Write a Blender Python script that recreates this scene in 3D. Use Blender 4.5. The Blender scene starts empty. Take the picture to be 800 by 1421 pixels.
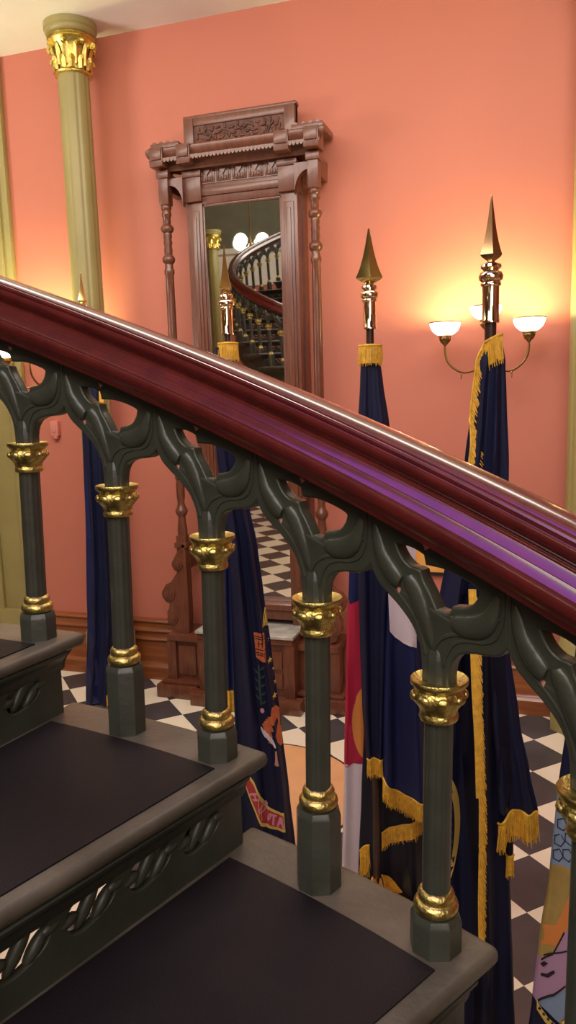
import bpy, bmesh, math, random
from math import sin, cos, pi, radians, sqrt
from mathutils import Vector, Matrix
from mathutils.geometry import delaunay_2d_cdt
random.seed(7)
scene = bpy.context.scene
COL = scene.collection

# ------------------------------------------------------------------ camera
CAM = Vector((0.0, 0.0, 2.217))
FPX, PITCH, ROLL, HEAD = 1071.0, radians(8.7), radians(-1.7), radians(18.2)
Rz = Matrix.Rotation(HEAD, 3, 'Z')
_f = Vector((0, cos(PITCH), -sin(PITCH)))
_u = Vector((0, sin(PITCH), cos(PITCH)))
_r = Vector((1, 0, 0))
FW = Rz @ _f
RT = Rz @ (cos(ROLL) * _r + sin(ROLL) * _u)
UP = Rz @ (-sin(ROLL) * _r + cos(ROLL) * _u)
cd = bpy.data.cameras.new('camera')
cd.sensor_fit = 'VERTICAL'
cd.sensor_height = 36.0
cd.lens = 36.0 * FPX / 1421.0
cd.clip_start = 0.02
cam = bpy.data.objects.new('camera', cd)
COL.objects.link(cam)
cam.matrix_world = Matrix(((RT.x, UP.x, -FW.x, CAM.x), (RT.y, UP.y, -FW.y, CAM.y), (RT.z, UP.z, -FW.z, CAM.z), (0, 0, 0, 1)))
scene.camera = cam

# ------------------------------------------------------------------ view, world, large lights
scene.view_settings.view_transform = 'Standard'
scene.view_settings.look = 'None'
scene.view_settings.gamma = 1.0
scene.view_settings.use_curve_mapping = False
scene.view_settings.exposure = -0.03
world = bpy.data.worlds.new('world')
scene.world = world
world.use_nodes = True
world.node_tree.nodes['Background'].inputs[0].default_value = (1.0, 0.86, 0.72, 1)
world.node_tree.nodes['Background'].inputs[1].default_value = 0.15


def area(name, loc, size, energy, color, target, size_y=None):
    l = bpy.data.lights.new(name, 'AREA')
    l.energy = energy
    l.color = color
    l.size = size
    if size_y:
        l.shape = 'RECTANGLE'
        l.size_y = size_y
    o = bpy.data.objects.new(name, l)
    COL.objects.link(o)
    o.location = loc
    d = Vector(target) - Vector(loc)
    o.rotation_euler = d.to_track_quat('-Z', 'Y').to_euler()
    return o


area('stairwell_fill_light', (-1.6, -3.2, 7.6), 4.6, 430, (1.0, 0.92, 0.84), (-1.2, -0.6, 0))  # unseen soft fill added above the stairwell for general brightness
area('gallery_fill_light', (2.6, -4.2, 4.4), 3.0, 70, (1.0, 0.90, 0.84), (-1.2, 5.3, 3.2), 2.2)  # fill added behind the camera to brighten wall, ceiling and flags
area('hall_fill_light', (-1.9, 2.7, 4.7), 5.5, 190, (1.0, 0.90, 0.80), (-2.6, 4.6, 0.6), 1.1)  # fill added under the ceiling to lift the floor and lower wall
area('stair_fill_light', (0.6, -1.2, 4.0), 1.6, 32, (1.0, 0.92, 0.80), (-0.4, 1.2, 1.5))  # soft warm fill added above the camera to lift the stairs
area('violet_sheen_light', (-0.50, 0.5, 4.7), 1.5, 23, (0.50, 0.15, 1.0), (-0.45, 0.5, 2.0), 1.7)  # added violet area lamp, placed overhead so the handrail reflects it
wash = area('ceiling_fill_light', (-6.0, 1.6, 2.9), 1.2, 50, (1.0, 0.93, 0.86), (-4.2, 3.4, 4.79))  # uplight added out of view to brighten the ceiling
wash.data.spread = radians(95)
area('far_hall_fill_light', (-6.2, -4.5, 7.6), 2.5, 160, (1.0, 0.90, 0.78), (-6.4, -8.5, 4.0))  # added fill for the far wall that the mirror reflects

# ------------------------------------------------------------------ materials


def mat(name, base, rough=0.5, metal=0.0, noise=0.0, nscale=8.0, bump=0.0, bscale=60.0, coat=0.0, spec=0.5, emit=None, estr=0.0, col2=None, stretch=None, sheen=0.0):
    m = bpy.data.materials.new(name)
    m.use_nodes = True
    nt = m.node_tree
    b = nt.nodes['Principled BSDF']
    b.inputs['Base Color'].default_value = (*base, 1)
    b.inputs['Roughness'].default_value = rough
    b.inputs['Metallic'].default_value = metal
    b.inputs['Coat Weight'].default_value = coat
    b.inputs['Coat Roughness'].default_value = 0.12
    b.inputs['Specular IOR Level'].default_value = spec
    b.inputs['Sheen Weight'].default_value = sheen
    if emit:
        b.inputs['Emission Color'].default_value = (*emit, 1)
        b.inputs['Emission Strength'].default_value = estr
    tc = nt.nodes.new('ShaderNodeTexCoord')
    src = tc.outputs['Object']
    if stretch:
        mp = nt.nodes.new('ShaderNodeMapping')
        mp.inputs['Scale'].default_value = stretch
        nt.links.new(src, mp.inputs[0])
        src = mp.outputs[0]
    if noise > 0 or col2:
        n = nt.nodes.new('ShaderNodeTexNoise')
        n.inputs['Scale'].default_value = nscale
        n.inputs['Detail'].default_value = 5
        nt.links.new(src, n.inputs['Vector'])
        r = nt.nodes.new('ShaderNodeValToRGB')
        c2 = col2 if col2 else tuple(c * (1 - noise) for c in base)
        r.color_ramp.elements[0].position = 0.35
        r.color_ramp.elements[1].position = 0.68
        r.color_ramp.elements[0].color = (*c2, 1)
        r.color_ramp.elements[1].color = (*base, 1)
        nt.links.new(n.outputs['Fac'], r.inputs[0])
        nt.links.new(r.outputs[0], b.inputs['Base Color'])
    if bump > 0:
        n2 = nt.nodes.new('ShaderNodeTexNoise')
        n2.inputs['Scale'].default_value = bscale
        n2.inputs['Detail'].default_value = 3
        nt.links.new(src, n2.inputs['Vector'])
        bp = nt.nodes.new('ShaderNodeBump')
        bp.inputs['Strength'].default_value = bump
        bp.inputs['Distance'].default_value = 0.01
        nt.links.new(n2.outputs['Fac'], bp.inputs['Height'])
        nt.links.new(bp.outputs[0], b.inputs['Normal'])
    return m


M = {}
M['wall'] = mat('coral_paint', (0.520, 0.163, 0.103), 0.62, noise=0.05, nscale=1.5, bump=0.05, bscale=90)
M['ceiling'] = mat('cream_plaster', (0.86, 0.82, 0.73), 0.7, noise=0.05, nscale=3)
M['olive'] = mat('olive_paint', (0.32, 0.265, 0.095), 0.42, noise=0.10, nscale=4, bump=0.03)
M['dark_olive'] = mat('dark_olive_plaster', (0.16, 0.15, 0.09), 0.6, noise=0.2, nscale=3)
M['gold'] = mat('gilding', (0.84, 0.66, 0.18), 0.30, metal=1.0, noise=0.35, nscale=40, bump=0.25, bscale=120)
M['old_gold'] = mat('worn_gilding', (0.74, 0.63, 0.20), 0.36, metal=1.0, col2=(0.42, 0.32, 0.10), nscale=55, bump=0.25, bscale=160)
M['iron'] = mat('green_cast_iron', (0.048, 0.052, 0.036), 0.36, noise=0.25, nscale=14, bump=0.12, bscale=70, spec=0.55)
M['tread_paint'] = mat('worn_green_paint', (0.112, 0.098, 0.066), 0.42, noise=0.45, nscale=9, bump=0.12, bscale=60)
M['riser'] = mat('riser_green_paint', (0.046, 0.050, 0.035), 0.42, noise=0.3, nscale=10, bump=0.1, bscale=60)
M['rubber'] = mat('dark_tread_mat', (0.0105, 0.0075, 0.0075), 0.6, noise=0.35, nscale=7, bump=0.12, bscale=220, spec=0.22)
M['rail'] = mat('mahogany', (0.110, 0.013, 0.010), 0.24, col2=(0.078, 0.009, 0.008), nscale=22, coat=0.8)
M['walnut'] = mat('carved_walnut', (0.165, 0.052, 0.025), 0.34, col2=(0.105, 0.032, 0.016), nscale=7, stretch=(6, 6, 1), coat=0.25)
M['walnut_dark'] = mat('carved_walnut_recess', (0.135, 0.042, 0.022), 0.45, col2=(0.07, 0.021, 0.011), nscale=14, bump=0.9, bscale=42)
M['oak'] = mat('baseboard_wood', (0.30, 0.092, 0.026), 0.34, col2=(0.20, 0.056, 0.016), nscale=4, stretch=(0.6, 6, 9), coat=0.3)
M['marble'] = mat('grey_marble', (0.50, 0.47, 0.40), 0.25, col2=(0.30, 0.29, 0.26), nscale=9)
M['brass'] = mat('brass', (0.83, 0.60, 0.22), 0.13, metal=1.0)
M['bronze'] = mat('copper_brass', (0.62, 0.36, 0.17), 0.20, metal=1.0)
M['chrome'] = mat('pale_gold_ferrule', (0.86, 0.74, 0.50), 0.08, metal=1.0)
M['antique'] = mat('antique_brass', (0.30, 0.19, 0.07), 0.32, metal=1.0)
M['pole'] = mat('dark_oak_pole', (0.055, 0.022, 0.010), 0.35, noise=0.4, nscale=10, stretch=(8, 8, 1))
M['navy'] = mat('navy_satin', (0.0125, 0.0150, 0.042), 0.5, noise=0.2, nscale=5, spec=0.2)
M['blue'] = mat('blue_nylon', (0.012, 0.018, 0.075), 0.45, noise=0.2, nscale=5, spec=0.25)
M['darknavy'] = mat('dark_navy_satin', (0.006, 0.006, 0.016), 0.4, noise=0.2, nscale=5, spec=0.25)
M['fringe'] = mat('gold_fringe', (0.92, 0.52, 0.045), 0.55, noise=0.3, nscale=60)
M['yellow'] = mat('yellow_embroidery', (0.70, 0.50, 0.10), 0.6)
M['orange'] = mat('orange_embroidery', (0.66, 0.16, 0.05), 0.6, noise=0.2, nscale=40)
M['red'] = mat('red_cloth', (0.46, 0.012, 0.045), 0.5, noise=0.1, nscale=6)
M['banner'] = mat('crimson_banner', (0.42, 0.03, 0.045), 0.6)
M['white'] = mat('white_cloth', (0.72, 0.62, 0.62), 0.55, noise=0.06, nscale=6)
M['flame'] = mat('orange_cloth', (0.72, 0.25, 0.05), 0.55)
M['leaf'] = mat('green_embroidery', (0.025, 0.055, 0.045), 0.6)
M['pink'] = mat('pink_embroidery', (0.66, 0.30, 0.34), 0.6)
M['lilac'] = mat('lilac_cloth', (0.46, 0.27, 0.40), 0.6)
M['sky'] = mat('light_blue_cloth', (0.24, 0.34, 0.46), 0.6)
M['mustard'] = mat('mustard_cloth', (0.46, 0.32, 0.08), 0.6, noise=0.2, nscale=20)
M['black'] = mat('black_embroidery', (0.012, 0.010, 0.012), 0.6)
M['salmon'] = mat('salmon_accent', (0.55, 0.24, 0.18), 0.5)
M['terracotta'] = mat('terracotta_inlay', (0.80, 0.42, 0.20), 0.30, noise=0.12, nscale=6)
M['amber'] = mat('amber_panel', (0.72, 0.30, 0.05), 0.4, col2=(0.78, 0.40, 0.10), nscale=5)
M['frame_black'] = mat('black_frame', (0.02, 0.014, 0.01), 0.35)
M['skyglow'] = mat('pale_doorway_panel', (0.55, 0.62, 0.75), 0.6)  # doorway's bluish light put into a plain pale colour
M['plastic'] = mat('coral_box_paint', (0.66, 0.22, 0.16), 0.5)
M['glass_bowl'] = mat('opal_glass', (0.95, 0.93, 0.88), 0.3, emit=(1.0, 0.93, 0.80), estr=3.2)
M['globe'] = mat('lamp_globe', (0.95, 0.93, 0.88), 0.3, emit=(1.0, 0.92, 0.76), estr=14.0)


def mirror_mat():
    m = mat('mirror_glass', (0.80, 0.79, 0.73), 0.015, metal=1.0)
    return m


M['mirror'] = mirror_mat()


def floor_mat():
    m = bpy.data.materials.new('marble_checker')
    m.use_nodes = True
    nt = m.node_tree
    b = nt.nodes['Principled BSDF']
    b.inputs['Roughness'].default_value = 0.22
    tc = nt.nodes.new('ShaderNodeTexCoord')
    mp = nt.nodes.new('ShaderNodeMapping')
    mp.vector_type = 'TEXTURE'
    mp.inputs['Location'].default_value = (0.001, 4.865, 0)
    mp.inputs['Rotation'].default_value = (0, 0, radians(44.5))
    mp.inputs['Scale'].default_value = (0.304, 0.304, 0.304)
    nt.links.new(tc.outputs['Object'], mp.inputs[0])
    ad = nt.nodes.new('ShaderNodeVectorMath')
    ad.operation = 'ADD'
    ad.inputs[1].default_value = (200, 200, 0.5)
    nt.links.new(mp.outputs[0], ad.inputs[0])
    ck = nt.nodes.new('ShaderNodeTexChecker')
    ck.inputs['Scale'].default_value = 1.0
    nt.links.new(ad.outputs[0], ck.inputs['Vector'])
    n = nt.nodes.new('ShaderNodeTexNoise')
    n.inputs['Scale'].default_value = 7
    n.inputs['Detail'].default_value = 8
    nt.links.new(tc.outputs['Object'], n.inputs['Vector'])
    ra = nt.nodes.new('ShaderNodeValToRGB')
    ra.color_ramp.elements[0].color = (0.80, 0.70, 0.52, 1)
    ra.color_ramp.elements[1].color = (0.92, 0.84, 0.68, 1)
    rb = nt.nodes.new('ShaderNodeValToRGB')
    rb.color_ramp.elements[0].color = (0.045, 0.042, 0.045, 1)
    rb.color_ramp.elements[1].color = (0.080, 0.074, 0.078, 1)
    nt.links.new(n.outputs['Fac'], ra.inputs[0])
    nt.links.new(n.outputs['Fac'], rb.inputs[0])
    nt.links.new(ra.outputs[0], ck.inputs['Color1'])
    nt.links.new(rb.outputs[0], ck.inputs['Color2'])
    nt.links.new(ck.outputs['Color'], b.inputs['Base Color'])
    return m


M['floor'] = floor_mat()

# ------------------------------------------------------------------ helpers


def finish(name, bm, m, parent=None, smooth=True, angle=40):
    me = bpy.data.meshes.new(name)
    bmesh.ops.recalc_face_normals(bm, faces=bm.faces[:])
    bm.to_mesh(me)
    bm.free()
    return link(name, me, m, parent, smooth, angle)


def link(name, me, m, parent=None, smooth=True, angle=40):
    me.materials.clear()
    me.materials.append(M[m] if isinstance(m, str) else m)
    if smooth:
        for p in me.polygons:
            p.use_smooth = True
        me.set_sharp_from_angle(angle=radians(angle))
    o = bpy.data.objects.new(name, me)
    COL.objects.link(o)
    if parent:
        o.parent = parent
    return o


def thing(name, label, cat, loc=(0, 0, 0), rz=0.0, group=None):
    o = bpy.data.objects.new(name, None)
    o.empty_display_size = 0.1
    COL.objects.link(o)
    o.location = loc
    o.rotation_euler = (0, 0, rz)
    o['label'] = label
    o['category'] = cat
    if group:
        o['group'] = group
    return o


def tag(o, label, cat, group=None):
    o['label'] = label
    o['category'] = cat
    if group:
        o['group'] = group
    return o


def struct(name, bm, m, smooth=False):
    o = finish(name, bm, m, None, smooth)
    o['kind'] = 'structure'
    return o


def box(bm, x0, x1, y0, y1, z0, z1, bev=0.0, seg=2):
    r = bmesh.ops.create_cube(bm, size=1.0)
    vs = r['verts']
    for v in vs:
        v.co = Vector(((x0 + x1) / 2 + v.co.x * (x1 - x0), (y0 + y1) / 2 + v.co.y * (y1 - y0), (z0 + z1) / 2 + v.co.z * (z1 - z0)))
    if bev > 0:
        es = list({e for v in vs for e in v.link_edges})
        bmesh.ops.bevel(bm, geom=es, offset=bev, segments=seg, affect='EDGES', profile=0.6)
    return vs


def lathe(bm, prof, c=(0, 0, 0), seg=32, mod=None, rot=0.0):
    """prof: (r, z) list; mod(theta, i) multiplies the radius"""
    rings = []
    for i, (r, z) in enumerate(prof):
        ring = []
        for k in range(seg):
            th = rot + 2 * pi * k / seg
            rr = r * (mod(th, i) if mod else 1.0)
            ring.append(bm.verts.new((c[0] + rr * cos(th), c[1] + rr * sin(th), c[2] + z)))
        rings.append(ring)
    for a, b in zip(rings, rings[1:]):
        for k in range(seg):
            k2 = (k + 1) % seg
            bm.faces.new((a[k], a[k2], b[k2], b[k]))
    bm.faces.new(rings[0][::-1])
    bm.faces.new(rings[-1])


def loft(bm, sections, closed=True, caps=True):
    rs = [[bm.verts.new(p) for p in s] for s in sections]
    n = len(rs[0])
    for a, b in zip(rs, rs[1:]):
        for k in range(n if closed else n - 1):
            k2 = (k + 1) % n
            bm.faces.new((a[k], a[k2], b[k2], b[k]))
    if caps and closed:
        bm.faces.new(rs[0][::-1])
        bm.faces.new(rs[-1])


def tube(bm, pts, rad, seg=8, flat=1.0):
    pts = [Vector(p) for p in pts]
    secs = []
    up = Vector((0, 0, 1))
    for i, p in enumerate(pts):
        t = (pts[min(i + 1, len(pts) - 1)] - pts[max(i - 1, 0)]).normalized()
        s = t.cross(up)
        if s.length < 1e-3:
            s = t.cross(Vector((1, 0, 0)))
        s.normalize()
        w = s.cross(t)
        r = rad[i] if isinstance(rad, (list, tuple)) else rad
        secs.append([p + r * (cos(2 * pi * k / seg) * s + flat * sin(2 * pi * k / seg) * w) for k in range(seg)])
    loft(bm, secs)


def prism_xz(bm, poly, y0, y1):
    a = [bm.verts.new((x, y0, z)) for x, z in poly]
    b = [bm.verts.new((x, y1, z)) for x, z in poly]
    n = len(poly)
    bm.faces.new(a)
    bm.faces.new(b[::-1])
    for k in range(n):
        bm.faces.new((a[k], b[k], b[(k + 1) % n], a[(k + 1) % n]))


def catmull(pts, n=6, closed=False):
    out = []
    N = len(pts)
    rng = range(N if closed else N - 1)
    for i in rng:
        p0 = pts[(i - 1) % N] if (closed or i > 0) else pts[0]
        p1 = pts[i % N]
        p2 = pts[(i + 1) % N]
        p3 = pts[(i + 2) % N] if (closed or i + 2 < N) else pts[-1]
        for k in range(n):
            t = k / n
            out.append(tuple(0.5 * ((2 * b) + (-a + c) * t + (2 * a - 5 * b + 4 * c - d) * t * t + (-a + 3 * b - 3 * c + d) * t ** 3) for a, b, c, d in zip(p0, p1, p2, p3)))
    if not closed:
        out.append(tuple(pts[-1]))
    return out


def plate(name, outer, holes, half, bev):
    """2-D outline with holes -> mesh with thickness in z (vertex co = x, y, n)"""
    cu = bpy.data.curves.new(name, 'CURVE')
    cu.dimensions = '2D'
    cu.fill_mode = 'BOTH'
    cu.extrude = half - bev
    cu.bevel_depth = bev
    cu.bevel_resolution = 2
    for ring in [outer] + holes:
        sp = cu.splines.new('POLY')
        sp.points.add(len(ring) - 1)
        for p, q in zip(sp.points, ring):
            p.co = (q[0], q[1], 0, 1)
        sp.use_cyclic_u = True
    o = bpy.data.objects.new(name, cu)
    COL.objects.link(o)
    dg = bpy.context.evaluated_depsgraph_get()
    me = bpy.data.meshes.new_from_object(o.evaluated_get(dg))
    bpy.data.objects.remove(o)
    bpy.data.curves.remove(cu)
    return me


def interp(tab, x):
    if x >= tab[0][0]:
        return tab[0][1:]
    for a, b in zip(tab, tab[1:]):
        if x >= b[0]:
            t = (x - a[0]) / (b[0] - a[0])
            t = t * t * (3 - 2 * t) * 0.4 + t * 0.6
            return tuple(p + (q - p) * t for p, q in zip(a[1:], b[1:]))
    return tab[-1][1:]


def ray(px, py):
    return FW + RT * ((px - 400) / FPX) - UP * ((py - 710.5) / FPX)


def at_depth(px, py, d):
    return CAM + ray(px, py) * d


# ------------------------------------------------------------------ the room
WY, CZ = 5.32, 4.79          # wall plane, ceiling height
bm = bmesh.new(); box(bm, -12, 8, -9, 5.6, -0.1, 0); struct('floor', bm, 'floor')
bm = bmesh.new(); box(bm, -4.30, 8, WY, WY + 0.2, 0, 8); struct('wall_back', bm, 'wall')
bm = bmesh.new(); box(bm, -12, -5.6, WY, WY + 0.2, 0, 8); box(bm, -5.6, -4.30, WY, WY + 0.2, 3.6, 8)
struct('wall_back_corner', bm, 'wall')
bm = bmesh.new(); box(bm, -7, -3, WY + 1.2, WY + 1.3, 0, 5); struct('wall_hallway', bm, 'skyglow')
bm = bmesh.new(); box(bm, -12.2, -12, -9, 6.6, 0, 8); struct('wall_left', bm, 'wall')
bm = bmesh.new(); box(bm, 6.5, 6.7, -9, 6.6, 0, 8); struct('wall_right', bm, 'wall')
bm = bmesh.new(); box(bm, -12, 8, -9.2, -9, 0, 8); struct('wall_far', bm, 'wall')
bm = bmesh.new(); box(bm, -12, 8, 1.9, 6.6, CZ, CZ + 0.25); struct('ceiling', bm, 'ceiling')
bm = bmesh.new(); box(bm, -12, 8, 1.7, 1.9, CZ, 8); struct('trim_1', bm, 'ceiling')
bm = bmesh.new(); box(bm, -12, 8, -9, 1.9, 8, 8.2); struct('ceiling_stairwell', bm, 'dark_olive')
# frieze and upper wall of the far hall (seen in the mirror only)
bm = bmesh.new(); box(bm, -12, 8, -9, -8.96, 4.35, 5.15); box(bm, -12, 8, -9, -8.88, 5.15, 5.28); struct('trim_2', bm, 'ceiling')
bm = bmesh.new(); box(bm, -12, 8, -9, -8.95, 5.28, 8); struct('trim_3', bm, 'dark_olive')

# door casing at the left
bm = bmesh.new()
box(bm, -4.42, -3.93, WY - 0.05, WY, 0, CZ, 0.008)
box(bm, -4.36, -4.26, WY - 0.085, WY - 0.05, 0, CZ, 0.012)
box(bm, -4.05, -3.99, WY - 0.08, WY - 0.05, 0, CZ, 0.012)
box(bm, -4.46, -3.90, WY - 0.09, WY, 0, 0.5, 0.01)
o = struct('door_1', bm, 'olive', True)
bm = bmesh.new()
box(bm, -4.50, -4.42, WY - 0.03, WY + 0.1, 0, 4.3, 0.006)
d = finish('door_jamb', bm, 'oak', o)

# stepped timber baseboard
prof = [(0, 0), (0.075, 0), (0.075, 0.10), (0.06, 0.115), (0.052, 0.125), (0.045, 0.14), (0.045, 0.30), (0.06, 0.312), (0.066, 0.322), (0.06, 0.334), (0.046, 0.342), (0.046, 0.372), (0.062, 0.383), (0.066, 0.394), (0.058, 0.408), (0.040, 0.418), (0.040, 0.448), (0.052, 0.458), (0.054, 0.468), (0.045, 0.48), (0, 0.486)]


def baseboard(name, x0, x1):
    bm = bmesh.new()
    loft(bm, [[(x0, WY - d, z) for d, z in prof], [(x1, WY - d, z) for d, z in prof]])
    return struct(name, bm, 'oak', True)


baseboard('baseboard_back_left', -3.90, -2.70)
baseboard('baseboard_back_right', -1.24, 6.4)

# round terracotta medallion in the checker floor, with a thin dark border
bm = bmesh.new(); lathe(bm, [(0.60, 0.0), (0.60, 0.003)], (-1.5, 3.8, 0), 72); struct('trim_4', bm, 'terracotta')
bm = bmesh.new(); lathe(bm, [(0.615, 0.0), (0.615, 0.0018)], (-1.5, 3.8, 0), 72); struct('trim_5', bm, 'frame_black')

# ------------------------------------------------------------------ columns


def column(x, y, label):
    t = thing('column', label, 'column', (x, y, 0))
    bm = bmesh.new()
    flut = lambda th, i: 1.0 - 0.05 * (max(0, cos(8 * th + 0.6)) ** 3)
    zs = [0.62, 0.70, 1.5, 2.5, 3.5, 4.47]
    lathe(bm, [(0.122 - 0.003 * k, z) for k, z in enumerate(zs)], seg=96, mod=flut)
    finish('shaft', bm, 'olive', t)
    bm = bmesh.new()
    lathe(bm, [(0.19, 0), (0.19, 0.42), (0.18, 0.44), (0.17, 0.47), (0.165, 0.52), (0.15, 0.54), (0.148, 0.57), (0.135, 0.59), (0.128, 0.62), (0.12, 0.63)], seg=8, rot=pi / 8)
    finish('plinth', bm, 'olive', t)
    bm = bmesh.new()
    # gilded bell with two rows of leaves and volutes
    lathe(bm, [(0.122, 4.455), (0.130, 4.458), (0.133, 4.467), (0.122, 4.475), (0.112, 4.48), (0.111, 4.53), (0.118, 4.585), (0.136, 4.635), (0.152, 4.665), (0.160, 4.675), (0.156, 4.684), (0.164, 4.692), (0.160, 4.705), (0.15, 4.712)], seg=48)
    for row, (z0, z1, r0, r1, n, ph) in enumerate(((4.478, 4.56, 0.113, 0.136, 12, 0), (4.50, 4.64, 0.113, 0.152, 12, pi / 12))):
        for k in range(n):
            th = 2 * pi * k / n + ph
            secs = []
            for j in range(8):
                u = j / 7
                rr = r0 + (r1 - r0) * u ** 2.2 + 0.006
                zz = z0 + (z1 - z0) * min(1, u * 1.15) - (0.03 * max(0, u - 0.85) / 0.15)
                w = 0.023 * (sin(pi * (0.18 + 0.8 * u)) ** 0.7) + 0.002
                c_ = Vector((rr * cos(th), rr * sin(th), zz))
                tv = Vector((-sin(th), cos(th), 0)); nv = Vector((cos(th), sin(th), 0.2))
                secs.append([c_ - tv * w, c_ - tv * w * 0.5 + nv * 0.006, c_ + nv * 0.014, c_ + tv * w * 0.5 + nv * 0.006, c_ + tv * w, c_ - nv * 0.006])
            loft(bm, secs)
    for k in range(8):
        th = 2 * pi * k / 8 + 0.2
        c_ = Vector((0.152 * cos(th), 0.152 * sin(th), 4.645))
        m_ = Matrix.Translation(c_) @ Matrix.Rotation(th, 4, 'Z') @ Matrix.Rotation(pi / 2, 4, 'X')
        for rr, dd in ((0.027, 0.022), (0.016, 0.034)):
            bmesh.ops.create_cone(bm, cap_ends=True, segments=18, radius1=rr, radius2=rr * 0.8, depth=dd, matrix=m_)
    finish('capital', bm, 'gold', t)
    bm = bmesh.new()
    lathe(bm, [(0.150, 4.708), (0.164, 4.714), (0.172, 4.725), (0.172, 4.742), (0.182, 4.752), (0.182, CZ)], seg=40)
    finish('abacus', bm, 'olive', t)
    return t


column(-3.165, 5.09, 'tall olive column with gilded leafy capital beside the wooden pier mirror')
column(-5.35, -3.3, 'olive column across the hall, seen at the left edge of the mirror glass')
column(0.275, 5.13, 'olive column at the right edge of the photo past the lit wall sconce')

# ------------------------------------------------------------------ pier mirror
CXM = -1.96
pm = thing('pier_mirror', 'tall carved walnut pier mirror with marble shelf against the coral wall', 'mirror', (CXM, WY, 0))
# local: x right, y negative = towards the room, z up


def both(fn):
    for s in (-1, 1):
        fn(s)


bm = bmesh.new()
box(bm, -0.415, 0.415, -0.10, -0.005, 0.5, 3.90)                     # backing behind the frame
finish('back_panel', bm, 'walnut', pm)
# glass, leaning very slightly forward
bm = bmesh.new()
box(bm, -0.31, 0.31, -0.006, 0.006, -1.44, 1.44)
g = finish('mirror_glass', bm, 'mirror', pm, smooth=False)
g.location = (0, -0.135, 2.10)
g.rotation_euler = (radians(1.25), 0, radians(1.2))
g['label'] = 'tall mirror glass reflecting the stairs and the checkered floor'


def inner_pilaster(s):
    bm = bmesh.new()
    x = s * 0.343
    w = 0.058
    box(bm, x - w, x + w, -0.19, -0.06, 0.56, 3.72, 0.004)
    box(bm, x - w * 0.62, x + w * 0.62, -0.202, -0.18, 0.80, 3.48, 0.006)
    box(bm, x - w * 0.30, x + w * 0.30, -0.21, -0.19, 0.84, 3.44, 0.006)
    box(bm, x - s * w - 0.012, x - s * w + 0.012, -0.178, -0.10, 0.70, 3.53, 0.004)
    box(bm, x - w - 0.006, x + w + 0.006, -0.215, -0.06, 3.54, 3.74, 0.004)
    box(bm, x - w - 0.012, x + w + 0.012, -0.225, -0.06, 3.70, 3.74, 0.004)
    finish('frame_pilaster', bm, 'walnut', pm)


both(inner_pilaster)


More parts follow.
